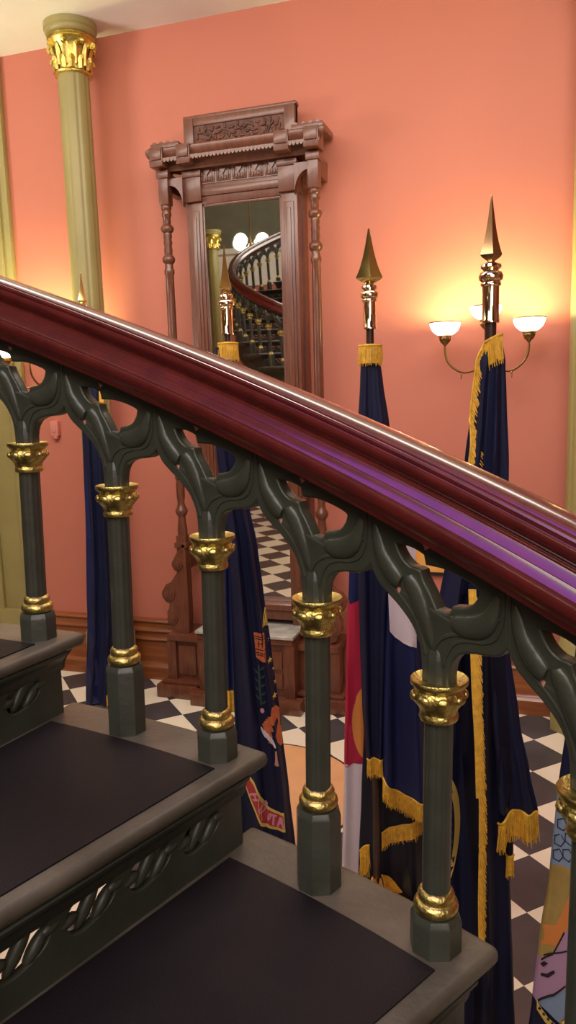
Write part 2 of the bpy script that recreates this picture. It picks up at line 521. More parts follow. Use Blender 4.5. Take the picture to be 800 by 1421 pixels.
def post(s):
    bm = bmesh.new()
    c = (s * 0.535, -0.235, 0)
    bx = lambda h, z0, z1, b=0.003: box(bm, c[0] - h, c[0] + h, c[1] - h, c[1] + h, z0, z1, b)
    bx(0.036, 3.53, 3.75); bx(0.045, 3.70, 3.75); bx(0.030, 3.60, 3.53)
    P = [(0.028, 3.535), (0.036, 3.52), (0.036, 3.505), (0.029, 3.495), (0.034, 3.475), (0.034, 3.462), (0.026, 3.45), (0.028, 3.42), (0.026, 3.405), (0.040, 3.392), (0.046, 3.375), (0.040, 3.355), (0.028, 3.345), (0.031, 3.325), (0.026, 3.30), (0.032, 3.28), (0.026, 3.26), (0.030, 3.235), (0.027, 3.20), (0.041, 3.185), (0.046, 3.168), (0.041, 3.150), (0.028, 3.138), (0.030, 3.11), (0.036, 3.095), (0.036, 3.075), (0.029, 3.06), (0.031, 2.9), (0.033, 2.1), (0.030, 1.66), (0.037, 1.65), (0.037, 1.63), (0.028, 1.62), (0.032, 1.58), (0.030, 1.50), (0.025, 1.45), (0.032, 1.42), (0.044, 1.40), (0.046, 1.385), (0.038, 1.365), (0.026, 1.35), (0.030, 1.30), (0.036, 1.26), (0.036, 1.20)]
    lathe(bm, P[::-1], c, 28)
    bx(0.038, 0.56, 1.21, 0.005); bx(0.050, 1.12, 1.16, 0.005)
    finish('turned_post', bm, 'walnut', pm)
    # quarter-round arch bracket to the inner pilaster
    bm = bmesh.new()
    xo, xi, zt = 0.499, 0.401, 3.70
    poly = [(s * xo, zt), (s * xo, 3.60)]
    for k in range(9):
        a = pi * k / 16
        poly.append((s * (xo - 0.02 - (xo - xi - 0.02) * (1 - cos(pi / 2 - a)) * 1.0), 3.60 + 0.07 * sin(a) * 0 + 0.0))
    poly = [(s * xi, zt), (s * xo, zt), (s * xo, 3.655)] + [(s * (xo - (xo - xi) * (sin(pi / 2 * k / 10))), 3.655 - 0.145 * (1 - cos(pi / 2 * k / 10))) for k in range(1, 11)]
    prism_xz(bm, poly, -0.245, -0.20)
    finish('arch_bracket', bm, 'walnut', pm)
    # S-scroll console stepping out to the shelf
    bm = bmesh.new()
    sil = [(0.50, 1.10), (0.54, 1.115), (0.555, 1.10), (0.590, 1.05), (0.607, 1.00), (0.597, 0.955), (0.575, 0.94), (0.60, 0.90), (0.628, 0.86), (0.668, 0.84), (0.693, 0.80), (0.700, 0.755), (0.680, 0.71), (0.650, 0.695), (0.655, 0.66), (0.672, 0.62), (0.655, 0.56), (0.630, 0.50), (0.580, 0.47), (0.50, 0.47)]
    prism_xz(bm, [(s * x, z) for x, z in catmull(sil, 4, True)], -0.285, -0.215)
    for (x, z, r) in ((0.566, 1.00, 0.042), (0.650, 0.77, 0.052), (0.628, 0.575, 0.040)):
        for rr, dd in ((r, 0.094), (r * 0.62, 0.112), (r * 0.3, 0.124)):
            bmesh.ops.create_cone(bm, cap_ends=True, segments=24, radius1=rr, radius2=rr, depth=dd, matrix=Matrix.Translation((s * x, -0.25, z)) @ Matrix.Rotation(pi / 2, 4, 'X'))
    finish('scroll_console', bm, 'walnut', pm)
    # backward rail from post to wall
    for z0_, z1_ in ((3.62, 3.74), (0.95, 1.05)):
        bm = bmesh.new()
        box(bm, s * 0.535 - 0.03, s * 0.535 + 0.03, -0.21, -0.004, z0_, z1_, 0.004)
        finish('wall_strut', bm, 'walnut', pm)


both(post)
# glass head rail and carved frieze
bm = bmesh.new()
box(bm, -0.29, 0.29, -0.185, -0.08, 3.525, 3.66, 0.004)
box(bm, -0.29, 0.29, -0.198, -0.18, 3.575, 3.63, 0.008)
box(bm, -0.29, 0.29, -0.178, -0.10, 3.508, 3.53, 0.004)
finish('head_rail', bm, 'walnut', pm)
bm = bmesh.new()
box(bm, -0.30, 0.30, -0.19, -0.08, 3.655, 3.755)
for k in range(5):
    x = -0.235 + 0.1175 * k
    box(bm, x - 0.052, x + 0.052, -0.196, -0.19, 3.662, 3.748, 0.002)
    box(bm, x - 0.042, x - 0.034, -0.203, -0.19, 3.672, 3.738, 0.001)
    box(bm, x + 0.034, x + 0.042, -0.203, -0.19, 3.672, 3.738, 0.001)
    prism_xz(bm, [(x - 0.026, 3.738), (x + 0.026, 3.738), (x, 3.700)], -0.206, -0.19)
    box(bm, x - 0.005, x + 0.005, -0.203, -0.19, 3.668, 3.70, 0.001)
    box(bm, x - 0.024, x - 0.014, -0.203, -0.19, 3.668, 3.692, 0.001)
    box(bm, x + 0.014, x + 0.024, -0.203, -0.19, 3.668, 3.692, 0.001)
finish('carved_frieze', bm, 'walnut', pm)
# entablature and cornice
bm = bmesh.new()
cor = [(0.0, 3.745), (0.245, 3.745), (0.25, 3.762), (0.262, 3.772), (0.262, 3.79), (0.285, 3.80), (0.305, 3.815), (0.318, 3.835), (0.325, 3.85), (0.325, 3.874), (0.315, 3.884), (0.29, 3.89), (0.0, 3.89)]
hw = 0.31
loft(bm, [[(-(hw + d * 0.98), -d, z) for d, z in cor], [((hw + d * 0.98), -d, z) for d, z in cor]])
for s in (-1, 1):
    for x in (0.345, 0.545):
        box(bm, s * x - 0.05, s * x + 0.05, -0.34, -0.2, 3.76, 3.885, 0.006)
        box(bm, s * x - 0.042, s * x + 0.042, -0.352, -0.2, 3.80, 3.87, 0.006)
finish('cornice', bm, 'walnut', pm)
bm = bmesh.new()
n = 46
for k in range(n):                                                    # scalloped edging hung from the cornice
    x = -0.60 + 1.20 * (k + 0.5) / n
    poly = [(x - 0.0125, 3.812), (x + 0.0125, 3.812), (x + 0.0125, 3.796), (x + 0.006, 3.786), (x, 3.783), (x - 0.006, 3.786), (x - 0.0125, 3.796)]
    prism_xz(bm, poly, -0.334, -0.318)
finish('scalloped_edging', bm, 'walnut', pm)


def cresting(s):
    bm = bmesh.new()
    box(bm, min(s * 0.40, s * 0.61), max(s * 0.40, s * 0.61), -0.28, -0.02, 3.885, 3.925, 0.004)
    for k in range(4):
        x = s * (0.43 + 0.05 * k)
        prism_xz(bm, [(x - 0.016, 3.92), (x + 0.016, 3.92), (x + 0.010, 3.932), (x, 3.936), (x - 0.010, 3.932)], -0.28, -0.24)
    finish('cresting', bm, 'walnut', pm)


both(cresting)
bm = bmesh.new()
PY = -0.165
box(bm, -0.398, 0.398, PY, -0.11, 3.87, 4.10, 0.006)
box(bm, -0.405, 0.405, PY - 0.01, -0.105, 4.085, 4.108, 0.006)
for s in (-1, 1):
    box(bm, s * 0.362 - 0.036, s * 0.362 + 0.036, PY - 0.027, -0.12, 3.87, 4.085, 0.006)
box(bm, -0.33, 0.33, PY - 0.02, -0.12, 4.035, 4.085, 0.006)
box(bm, -0.33, 0.33, PY - 0.035, -0.12, 3.865, 3.905, 0.008)
finish('pediment', bm, 'walnut', pm)
bm = bmesh.new()
box(bm, -0.326, 0.326, PY - 0.011, PY + 0.01, 3.905, 4.035)
rnd = random.Random(3)
for k in range(60):                                                   # carved leaf scrolls
    x = -0.305 + 0.61 * (k + 0.5) / 60
    z = 3.97 + 0.034 * sin(k * 1.35) + rnd.uniform(-0.014, 0.014)
    m_ = Matrix.Translation((x, PY - 0.013, z)) @ Matrix.Rotation(rnd.uniform(0, pi), 4, 'Y') @ Matrix.Diagonal((0.022, 0.008, 0.009, 1))
    bmesh.ops.create_icosphere(bm, subdivisions=2, radius=1, matrix=m_)
finish('carved_panel', bm, 'walnut_dark', pm)
# foot of the mirror: ledge, shelf, base, plinth
bm = bmesh.new()
box(bm, -0.40, 0.40, -0.20, -0.06, 0.60, 0.70, 0.004)
box(bm, -0.29, 0.29, -0.215, -0.06, 0.672, 0.715, 0.008)
finish('foot_rail', bm, 'walnut', pm)
bm = bmesh.new()
box(bm, -0.37, 0.37, -0.46, -0.08, 0.535, 0.56, 0.006, 3)
finish('marble_shelf', bm, 'marble', pm)
bm = bmesh.new()
box(bm, -0.36, 0.36, -0.44, -0.06, 0.49, 0.535, 0.006)
box(bm, -0.66, 0.66, -0.34, -0.02, 0.425, 0.47, 0.008)
box(bm, -0.62, 0.62, -0.30, -0.02, 0.10, 0.43)
for s in (-1, 1):
    box(bm, s * 0.63 - 0.035, s * 0.63 + 0.035, -0.33, -0.25, 0.10, 0.43, 0.005)
    box(bm, s * 0.33 - 0.035, s * 0.33 + 0.035, -0.43, -0.28, 0.10, 0.50, 0.006)
    box(bm, s * 0.51 - 0.07, s * 0.51 + 0.07, -0.315, -0.30, 0.16, 0.39, 0.006)
    box(bm, s * 0.15 - 0.12, s * 0.15 + 0.12, -0.415, -0.40, 0.30, 0.43, 0.006)
    box(bm, s * 0.15 - 0.12, s * 0.15 + 0.12, -0.415, -0.40, 0.16, 0.27, 0.006)
box(bm, -0.32, 0.32, -0.40, -0.28, 0.10, 0.50)
finish('base_cabinet', bm, 'walnut', pm)
bm = bmesh.new()
box(bm, -0.735, 0.735, -0.40, -0.02, 0, 0.10, 0.010)
box(bm, -0.42, 0.42, -0.49, -0.36, 0, 0.10, 0.010)
box(bm, -0.70, 0.70, -0.37, -0.02, 0.10, 0.125, 0.008)
finish('plinth', bm, 'walnut', pm)

# ------------------------------------------------------------------ wall sconces


def sconce(x, z, label, energy):
    t = thing('wall_sconce', label, 'wall lamp', (x, WY, z), 0, 'three-bowl wall sconces')
    bm = bmesh.new()
    lathe(bm, [(0.055, 0), (0.06, 0.008), (0.05, 0.02), (0.03, 0.03), (0.022, 0.06), (0.03, 0.075), (0.02, 0.09), (0.004, 0.1)], seg=24)
    bmesh.ops.rotate(bm, verts=bm.verts[:], matrix=Matrix.Rotation(pi / 2, 3, 'X'))
    bmesh.ops.translate(bm, verts=bm.verts[:], vec=(0, 0, 0.03))
    finish('backplate', bm, 'antique', t)
    for (bx, by, bz) in ((-0.255, -0.24, 0.235), (0.255, -0.24, 0.235), (0.0, -0.30, 0.315)):
        bm = bmesh.new()
        side = 1 if bx > 0 else -1
        if bx:
            pts = [(0, -0.06, 0.03), (bx * 0.35, -0.16, -0.012), (bx * 0.60, -0.22, -0.02), (bx * 0.82, -0.238, 0.015), (bx * 0.95, -0.24, 0.06), (bx, -0.24, 0.12), (bx, -0.24, 0.17)]
            tube(bm, catmull([pts[2], (bx * 0.605, -0.225, -0.04), (bx * 0.61, -0.227, -0.065)], 4), [0.006] * 4 + [0.004] * 4 + [0.001])
        else:
            pts = [(0, -0.06, 0.03), (0, -0.14, 0.0), (0, -0.22, 0.01), (0, -0.285, 0.07), (0, -0.30, 0.14), (0, -0.30, 0.25)]
        tube(bm, catmull(pts, 6), 0.0075, 10)
        a = finish('arm', bm, 'antique', t)
        bm = bmesh.new()
        zc = bz - 0.075
        lathe(bm, [(0.008, -0.012), (0.016, 0.0), (0.030, 0.012), (0.038, 0.030), (0.036, 0.040), (0.042, 0.046), (0.040, 0.054), (0.02, 0.056)], (bx, by, zc), 24)
        finish('holder', bm, 'antique', t)
        bm = bmesh.new()
        out = [(0.030, 0.0), (0.058, 0.012), (0.080, 0.032), (0.092, 0.056), (0.098, 0.080)]
        inn = [(r - 0.004, zz + 0.003) for r, zz in out][::-1]
        z0 = zc + 0.050
        rings = []
        for r, zz in out + inn:
            rings.append([(bx + r * cos(2 * pi * k / 36), by + r * sin(2 * pi * k / 36), z0 + zz) for k in range(36)])
        loft(bm, rings, caps=True)
        bw = finish('glass_bowl', bm, 'glass_bowl', t)
        bm = bmesh.new()
        rr = [((0.0985 + 0.0035 * cos(q)), 0.0835 + 0.0035 * sin(q)) for q in [2 * pi * j / 8 for j in range(8)]]
        secs = [[(bx + r * cos(2 * pi * k / 36), by + r * sin(2 * pi * k / 36), z0 + zz) for r, zz in rr] for k in range(37)]
        loft(bm, secs, caps=False)
        finish('rim', bm, 'antique', bw)
        l = bpy.data.lights.new('bulb', 'POINT')
        l.energy = energy
        l.color = (1.0, 0.93, 0.42)
        l.shadow_soft_size = 0.035
        lo = bpy.data.objects.new('bulb', l)
        COL.objects.link(lo)
        lo.location = (x + bx, WY + by, z + z0 + 0.075)
    return t


sconce(-0.33, 2.34, 'lit three-bowl brass wall sconce behind the rightmost flagpole finial', 14)
sconce(-3.66, 2.34, 'lit wall sconce between the left olive column and the door casing', 18)

# little coral box on the wall at the far left
t = thing('alarm_box', 'small coral painted alarm box on the wall left of the far flag', 'alarm box', (-3.67, WY, 2.00))
bm = bmesh.new()
box(bm, -0.035, 0.035, -0.045, 0, -0.06, 0.06, 0.008)
lathe(bm, [(0.018, -0.085), (0.026, -0.075), (0.026, -0.06)], (0, -0.025, 0), 20)
finish('housing', bm, 'plastic', t)
bm = bmesh.new()
box(bm, -0.02, 0.02, -0.050, -0.044, -0.03, 0.03, 0.002)
finish('face_plate', bm, 'salmon', t)

# amber picture low on the wall
t = thing('framed_picture', 'amber picture with thin black frame low on the wall behind the flags', 'picture', (-0.76, WY, 1.20))
bm = bmesh.new(); box(bm, -0.28, 0.28, -0.02, -0.004, -0.245, 0.245); finish('panel', bm, 'amber', t)
bm = bmesh.new()
box(bm, -0.292, 0.292, -0.028, 0, -0.262, -0.240, 0.003)
box(bm, -0.292, 0.292, -0.028, 0, 0.240, 0.262, 0.003)
box(bm, -0.298, -0.276, -0.028, 0, -0.262, 0.262, 0.003)
box(bm, 0.276, 0.298, -0.028, 0, -0.262, 0.262, 0.003)
finish('frame', bm, 'frame_black', t)

# ------------------------------------------------------------------ the curved staircase
CEN = Vector((-1.4195, -1.2792, 0))
PH0, DPH, RR = radians(82.2537), radians(5.1013), 2.7193
ZC0, HALF = 2.217 - 0.086, 0.085
SP = RR * DPH                      # spacing along the handrail
RK = HALF / SP                     # fall per metre
HO = 0.431
NTOP, NBOT = -26, 18


def hel(i, r=RR, z=0.0):
    a = PH0 - DPH * i
    return Vector((CEN.x + r * cos(a), CEN.y + r * sin(a), ZC0 - HALF * i + z))


def cyl(i, r, z):
    a = PH0 - DPH * i
    return Vector((CEN.x + r * cos(a), CEN.y + r * sin(a), z))


def steprot(i):
    return PH0 - DPH * i - pi / 2


# --- shared baluster meshes; local: +x down the stair, +y outward, z from the capital's rim
def lean(z):
    return (0.0124 * z * -1, 0.042 * z) if z < 0 else (0, 0)


def b_lean(bm):
    for v in bm.verts:
        lx, ly = lean(v.co.z)
        v.co.x += lx
        v.co.y += ly


def mesh_of(bm):
    me = bpy.data.meshes.new('m')
    bmesh.ops.recalc_face_normals(bm, faces=bm.faces[:])
    bm.to_mesh(me)
    bm.free()
    return me


bm = bmesh.new()
leafmod = lambda th, i: 1.0 + (0.07 * abs(cos(4 * th)) - 0.03 if 7 <= i <= 11 else 0.0) + (0.03 * cos(8 * th) if 12 <= i <= 13 else 0)
lathe(bm, [(0.020, -0.006), (0.034, -0.005), (0.0425, -0.001), (0.0436, -0.003), (0.0430, -0.008), (0.0380, -0.013), (0.0345, -0.017), (0.0365, -0.020), (0.0385, -0.024), (0.0390, -0.029), (0.0370, -0.035), (0.0325, -0.040), (0.0292, -0.045), (0.0278, -0.050), (0.0275, -0.053), (0.0292, -0.056), (0.0296, -0.060), (0.0280, -0.064), (0.0215, -0.066)][::-1], seg=64, mod=lambda th, i: leafmod(th, 18 - i))
for k in range(8):                                                    # curled leaf tips
    th = 2 * pi * k / 8
    m_ = Matrix.Translation((0.0385 * cos(th), 0.0385 * sin(th), -0.0265)) @ Matrix.Rotation(th, 4, 'Z') @ Matrix.Diagonal((0.0055, 0.0105, 0.0075, 1))
    bmesh.ops.create_icosphere(bm, subdivisions=2, radius=1, matrix=m_)
b_lean(bm); ME_CAP = mesh_of(bm)
bm = bmesh.new()
lathe(bm, [(0.0226, -0.352), (0.0219, -0.335), (0.0219, -0.08), (0.0222, -0.062)], seg=64, mod=lambda th, i: 0.93 + 0.07 * abs(cos(4 * th)) ** 0.8)
b_lean(bm); ME_SHAFT = mesh_of(bm)
bm = bmesh.new()
lathe(bm, [(0.022, -0.336), (0.0265, -0.339), (0.0285, -0.344), (0.0275, -0.3495), (0.0268, -0.352), (0.0300, -0.3535), (0.0335, -0.357), (0.0345, -0.362), (0.0335, -0.3675), (0.030, -0.371), (0.024, -0.372)][::-1], seg=40)
b_lean(bm); ME_RING = mesh_of(bm)


def plinth_mesh(bottom):
    bm = bmesh.new()
    c = 1 / cos(pi / 8)
    lathe(bm, [(0.0375 * c, bottom), (0.0375 * c, -0.384), (0.0365 * c, -0.380), (0.0325 * c, -0.3725), (0.024, -0.371)], seg=8, rot=pi / 8)
    b_lean(bm)
    return mesh_of(bm)


ME_PL_S, ME_PL_L = plinth_mesh(-HO - 0.001), plinth_mesh(-HO - HALF - 0.001)

# gothic tracery bracket traced flat in (s, rise above the rake), then wrapped round the stair's curve


def wrap(me, off=0.0):
    for v in me.vertices:
        s, t, n = v.co.x, v.co.y, v.co.z + off
        a = s / RR
        sl = 1.0 if t > 0.03 else max(0.0, (t + 0.01) / 0.04)
        v.co = Vector(((RR + n) * sin(a), (RR + n) * cos(a) - RR, t - s * RK * sl))


H2 = SP / 2
lowL = [(-0.0205, -0.004), (-0.0212, 0.018), (-0.0262, 0.042), (-0.0405, 0.064), (-0.0640, 0.080), (-0.0880, 0.0905), (-0.1060, 0.1010), (-H2 + 0.0012, 0.1215)]
outer = catmull(lowL, 5) + [(-H2 + 0.0012, 0.2135), (H2 - 0.0012, 0.2135)] + catmull([(-x, t) for x, t in lowL][::-1], 5)
hole = catmull([(0.0015, 0.1045), (-0.0105, 0.123), (-0.0235, 0.139), (-0.0275, 0.149)], 4) + catmull([(-0.0330, 0.1488), (-0.0450, 0.147), (-0.0580, 0.151), (-0.0680, 0.1605), (-0.0750, 0.1735)], 4) + catmull([(-0.0660, 0.1775), (-0.0450, 0.1830), (-0.0260, 0.1835), (-0.0170, 0.1815)], 4) + catmull([(-0.0140, 0.1700), (-0.0030, 0.1735), (0.0160, 0.1785), (0.0480, 0.1815), (0.0740, 0.1800), (0.0800, 0.1740)], 4) + catmull([(0.0770, 0.1620), (0.0660, 0.1445), (0.0520, 0.1335), (0.0400, 0.1275), (0.0330, 0.1240)], 4) + catmull([(0.0290, 0.1140), (0.0200, 0.1075)], 3)


def clean(ring):
    out = []
    for p in ring:
        if not out or (abs(p[0] - out[-1][0]) + abs(p[1] - out[-1][1])) > 5e-4:
            out.append(p)
    return out


me = plate('bracket', clean(outer), [clean(hole)], 0.0125, 0.004)
bmb = bmesh.new(); bmb.from_mesh(me)


def leaf_roll(pts, wid, n0, n1, side):
    """raised rounded roll with a pointed foot along a path in (s, t)"""
    P = catmull(pts, 5)
    N = len(P)
    secs = []
    for i, p in enumerate(P):
        a = Vector((*P[max(0, i - 1)], 0)); b = Vector((*P[min(N - 1, i + 1)], 0))
        tv = (b - a).normalized()
        nv = Vector((-tv.y, tv.x, 0))
        u = i / (N - 1)
        w = wid * (sin(pi * min(1, 0.06 + u * 0.62)) ** 0.8) * (1 - 0.25 * max(0, (u - 0.85) / 0.15))
        sec = []
        for k in range(10):
            q = pi * k / 9
            h = n0 + (n1 - n0) * sin(q) ** 0.8 * min(1, w / wid * 1.2)
            c_ = Vector((p[0], p[1], 0)) + nv * (w * cos(q))
            sec.append(Vector((c_.x, c_.y, side * h)))
        sec.append(Vector((p[0] - nv.x * w * 0.6, p[1] - nv.y * w * 0.6, side * (n0 - 0.004))))
        sec.append(Vector((p[0] + nv.x * w * 0.6, p[1] + nv.y * w * 0.6, side * (n0 - 0.004))))
        secs.append(sec)
    loft(bmb, secs)


def bead(pts, r, side):
    P = catmull(pts, 5)
    tube(bmb, [(x, t, side * 0.0122) for x, t in P], r, 6)


for side in (-1, 1):
    leaf_roll([(-0.004, 0.044), (-0.0155, 0.080), (-0.030, 0.112), (-0.0455, 0.136)], 0.0165, 0.0105, 0.0215, side)
    leaf_roll([(-0.060, 0.119), (-0.080, 0.128), (-0.097, 0.150), (-0.1085, 0.185)][::-1], 0.0185, 0.0105, 0.0225, side)
    leaf_roll([(0.034, 0.103), (0.070, 0.119), (0.094, 0.144), (0.1065, 0.182)][::-1], 0.0165, 0.0105, 0.0210, side)
    bead([(-0.016, 0.030), (-0.0225, 0.052), (-0.036, 0.076), (-0.058, 0.094), (-0.084, 0.106), (-0.104, 0.124), (-0.1155, 0.155), (-0.1165, 0.200)], 0.003, side)
    bead([(-0.001, 0.046), (0.011, 0.068), (0.034, 0.088), (0.064, 0.102), (0.090, 0.120), (0.108, 0.152)], 0.0034, side)
    bead([(0.016, 0.030), (0.0225, 0.052), (0.036, 0.076), (0.058, 0.092), (0.084, 0.104), (0.104, 0.122), (0.1155, 0.155), (0.1165, 0.200)], 0.003, side)
bmb.to_mesh(me); bmb.free()
wrap(me)
# octagonal neck rising out of the capital into the fork
bm = bmesh.new(); bm.from_mesh(me)
lathe(bm, [(0.0205, -0.006), (0.0195, 0.02), (0.017, 0.042), (0.008, 0.055)], seg=8, rot=pi / 8)
me2 = mesh_of(bm)
ME_BRACKET = me2
# salmon accents in the cusps
ME_TRI = []
for side in (-1,):
    for pts in ([(-0.0735, 0.112), (-0.0605, 0.1075), (-0.0635, 0.0985)], [(0.030, 0.1135), (0.043, 0.111), (0.034, 0.1045)], [(-0.021, 0.1985), (-0.007, 0.1965), (-0.016, 0.188)]):
        tri = bmesh.new()
        a = [tri.verts.new((x, t, side * 0.0120)) for x, t in pts]
        b = [tri.verts.new((x, t, side * 0.0138)) for x, t in pts]
        tri.faces.new(a); tri.faces.new(b[::-1])
        for k in range(3):
            tri.faces.new((a[k], b[k], b[(k + 1) % 3], a[(k + 1) % 3]))
        m_ = mesh_of(tri)
        wrap(m_)
        ME_TRI.append(m_)

B_LAB = {
    0: 'dark green cast-iron baluster on the highest visible tread, leftmost in the photo',
    1: 'tall-footed dark green baluster standing just below the uppermost tread corner',
    2: 'short-footed baluster at the pointed corner of the middle tread, beside the eagle flag',
    3: 'tall-footed baluster at the centre of the photo in front of the marble shelf',
    4: 'nearest full baluster, short-footed on the corner of the lowest visible tread',
    5: 'cut-off baluster at the right edge, its gilded capital half in frame',
}
protos = {}


def baluster(i):
    short = (i % 2 == 0)
    lab = B_LAB.get(i)
    grp = 'balusters of the curved staircase'
    if lab is None:
        lab = 'dark green baluster of the upper flight, seen small in the mirror' if i < 0 else 'dark green baluster further down the curved stair, beyond the right edge'
        grp = 'balusters of the upper flight' if i < 0 else 'balusters of the lower flight'
    p = hel(i)
    if short in protos:
        src = protos[short]
        t = src.copy(); COL.objects.link(t)
        t.location = p; t.rotation_euler = (0, 0, steprot(i))
        t['label'] = lab; t['group'] = grp
        for ch in src.children:
            c = ch.copy(); COL.objects.link(c); c.parent = t
            for g_ in ch.children:
                d_ = g_.copy(); COL.objects.link(d_); d_.parent = c
        return t
    t = thing('baluster', lab, 'baluster', p, steprot(i), grp)
    link('capital', ME_CAP, 'old_gold', t)['label'] = 'gilded leaf capital'
    link('shaft', ME_SHAFT, 'iron', t, True, 60)
    link('base_ring', ME_RING, 'old_gold', t)['label'] = 'gilded double ring'
    link('plinth', ME_PL_S if short else ME_PL_L, 'iron', t, True, 20)
    br = link('tracery_bracket', ME_BRACKET, 'iron', t, True, 35)
    for m_ in ME_TRI:
        link('cusp_accent', m_, 'salmon', br, False)
    protos[short] = t
    return t


# --- handrail
half = [(0.0, 0.1400), (0.012, 0.1392), (0.022, 0.1372), (0.031, 0.1335), (0.0365, 0.1290), (0.0375, 0.1265), (0.0400, 0.1255), (0.0425, 0.1220), (0.0425, 0.1180), (0.0410, 0.1160), (0.0440, 0.1140), (0.0462, 0.1090), (0.0462, 0.1030), (0.0440, 0.0970), (0.0400, 0.0910), (0.0355, 0.0865), (0.0345, 0.0835), (0.0375, 0.0815), (0.0385, 0.0790), (0.0385, 0.0770), (0.0420, 0.0720), (0.0500, 0.0640), (0.0525, 0.0635), (0.0545, 0.0605), (0.0610, 0.0525), (0.0640, 0.0500), (0.0655, 0.0450), (0.0680, 0.0440), (0.0695, 0.0400), (0.0695, 0.0320), (0.0670, 0.0230), (0.0620, 0.0140), (0.0585, 0.0080), (0.0570, 0.0), (0.0, 0.0)]
sec = [(-x, z) for x, z in half] + [(x, z) for x, z in half[-2:0:-1]]
bm = bmesh.new()
RB = 0.2150
sec = [(x * 0.90, z * 0.87) for x, z in sec]
secs = []
n = int((NBOT + 1 - NTOP) * 6)
for k in range(n + 1):
    i = NTOP - 0.5 + (NBOT + 1 - NTOP) * k / n
    secs.append([hel(i, RR + x, RB + z) for x, z in sec])
loft(bm, secs)
hr = finish('handrail', bm, 'rail', None, True, 26)
tag(hr, 'glossy dark red mahogany handrail sweeping down across the whole picture', 'handrail')
try:
    hr.data.materials[0].node_tree.nodes['Principled BSDF'].inputs['Coat Roughness'].default_value = 0.10
except Exception:
    pass

for i in range(NTOP, NBOT + 1):
    baluster(i)

# --- steps
RI, RO = 1.15, 2.770


def sector(bm, r0, r1, i0, i1, z0, z1, nseg=8):
    top0, top1, b0, b1 = [], [], [], []
    for k in range(nseg + 1):
        i = i0 + (i1 - i0) * k / nseg
        top0.append(bm.verts.new(cyl(i, r0, z1))); top1.append(bm.verts.new(cyl(i, r1, z1)))
        b0.append(bm.verts.new(cyl(i, r0, z0))); b1.append(bm.verts.new(cyl(i, r1, z0)))
    for k in range(nseg):
        bm.faces.new((top0[k], top1[k], top1[k + 1], top0[k + 1]))
        bm.faces.new((b0[k], b0[k + 1], b1[k + 1], b1[k]))
        bm.faces.new((top1[k], b1[k], b1[k + 1], top1[k + 1]))
        bm.faces.new((top0[k], top0[k + 1], b0[k + 1], b0[k]))
    bm.faces.new((top0[0], b0[0], b1[0], top1[0]))
    bm.faces.new((top0[-1], top1[-1], b1[-1], b0[-1]))


def riser_panel():
    """pierced front with a running row of crossed leaves, in (r, z) with z from the tread above"""
    W0, W1 = RI + 0.02, 2.705
    out = [(W0, -0.1695), (W1, -0.1695), (W1, -0.022), (W0, -0.022)]
    holes, petals = [], []
    r = 2.596
    while r > RI + 0.1:
        c = (r, -0.089)
        pts = []
        for k in range(28):
            a = 2 * pi * k / 28
            x_, z_ = 0.051 * cos(a), 0.035 * sin(a) * (1 + 0.12 * cos(2 * a))
            b_ = radians(14)
            pts.append((c[0] + x_ * cos(b_) - z_ * sin(b_), c[1] + x_ * sin(b_) + z_ * cos(b_)))
        holes.append(pts[::-1])
        petals += [(c[0] - 0.004, c[1] + 0.002, 0.041, 0.0120, radians(52)), (c[0] + 0.024, c[1] - 0.012, 0.030, 0.0105, radians(46)), (c[0] - 0.044, c[1] - 0.006, 0.024, 0.0100, radians(8)), (c[0] + 0.052, c[1] + 0.004, 0.022, 0.0095, radians(10))]
        r -= 0.124
    me = plate('riser', out, holes, 0.008, 0.002)
    bm = bmesh.new(); bm.from_mesh(me)
    for (x, z, L, w, ang) in petals:
        m_ = Matrix.Translation((x, z, 0.0)) @ Matrix.Rotation(ang, 4, 'Z') @ Matrix.Diagonal((L, w, 0.0105, 1))
        bmesh.ops.create_icosphere(bm, subdivisions=2, radius=1, matrix=m_)
    bm.to_mesh(me); bm.free()
    return me


ME_RISER = riser_panel()
STEP_LAB = {0: 'highest tread in view at the left edge, dark mat in green frame', 1: 'middle tread of the curved stair, its pierced riser spanning the lower left', 2: 'lowest tread in view along the bottom edge, wide dark mat in green frame', 3: 'next tread down, hidden in the bottom right corner behind the rail'}


def rubberless(name, bm, m, t):
    o = finish(name, bm, m, t)
    return o


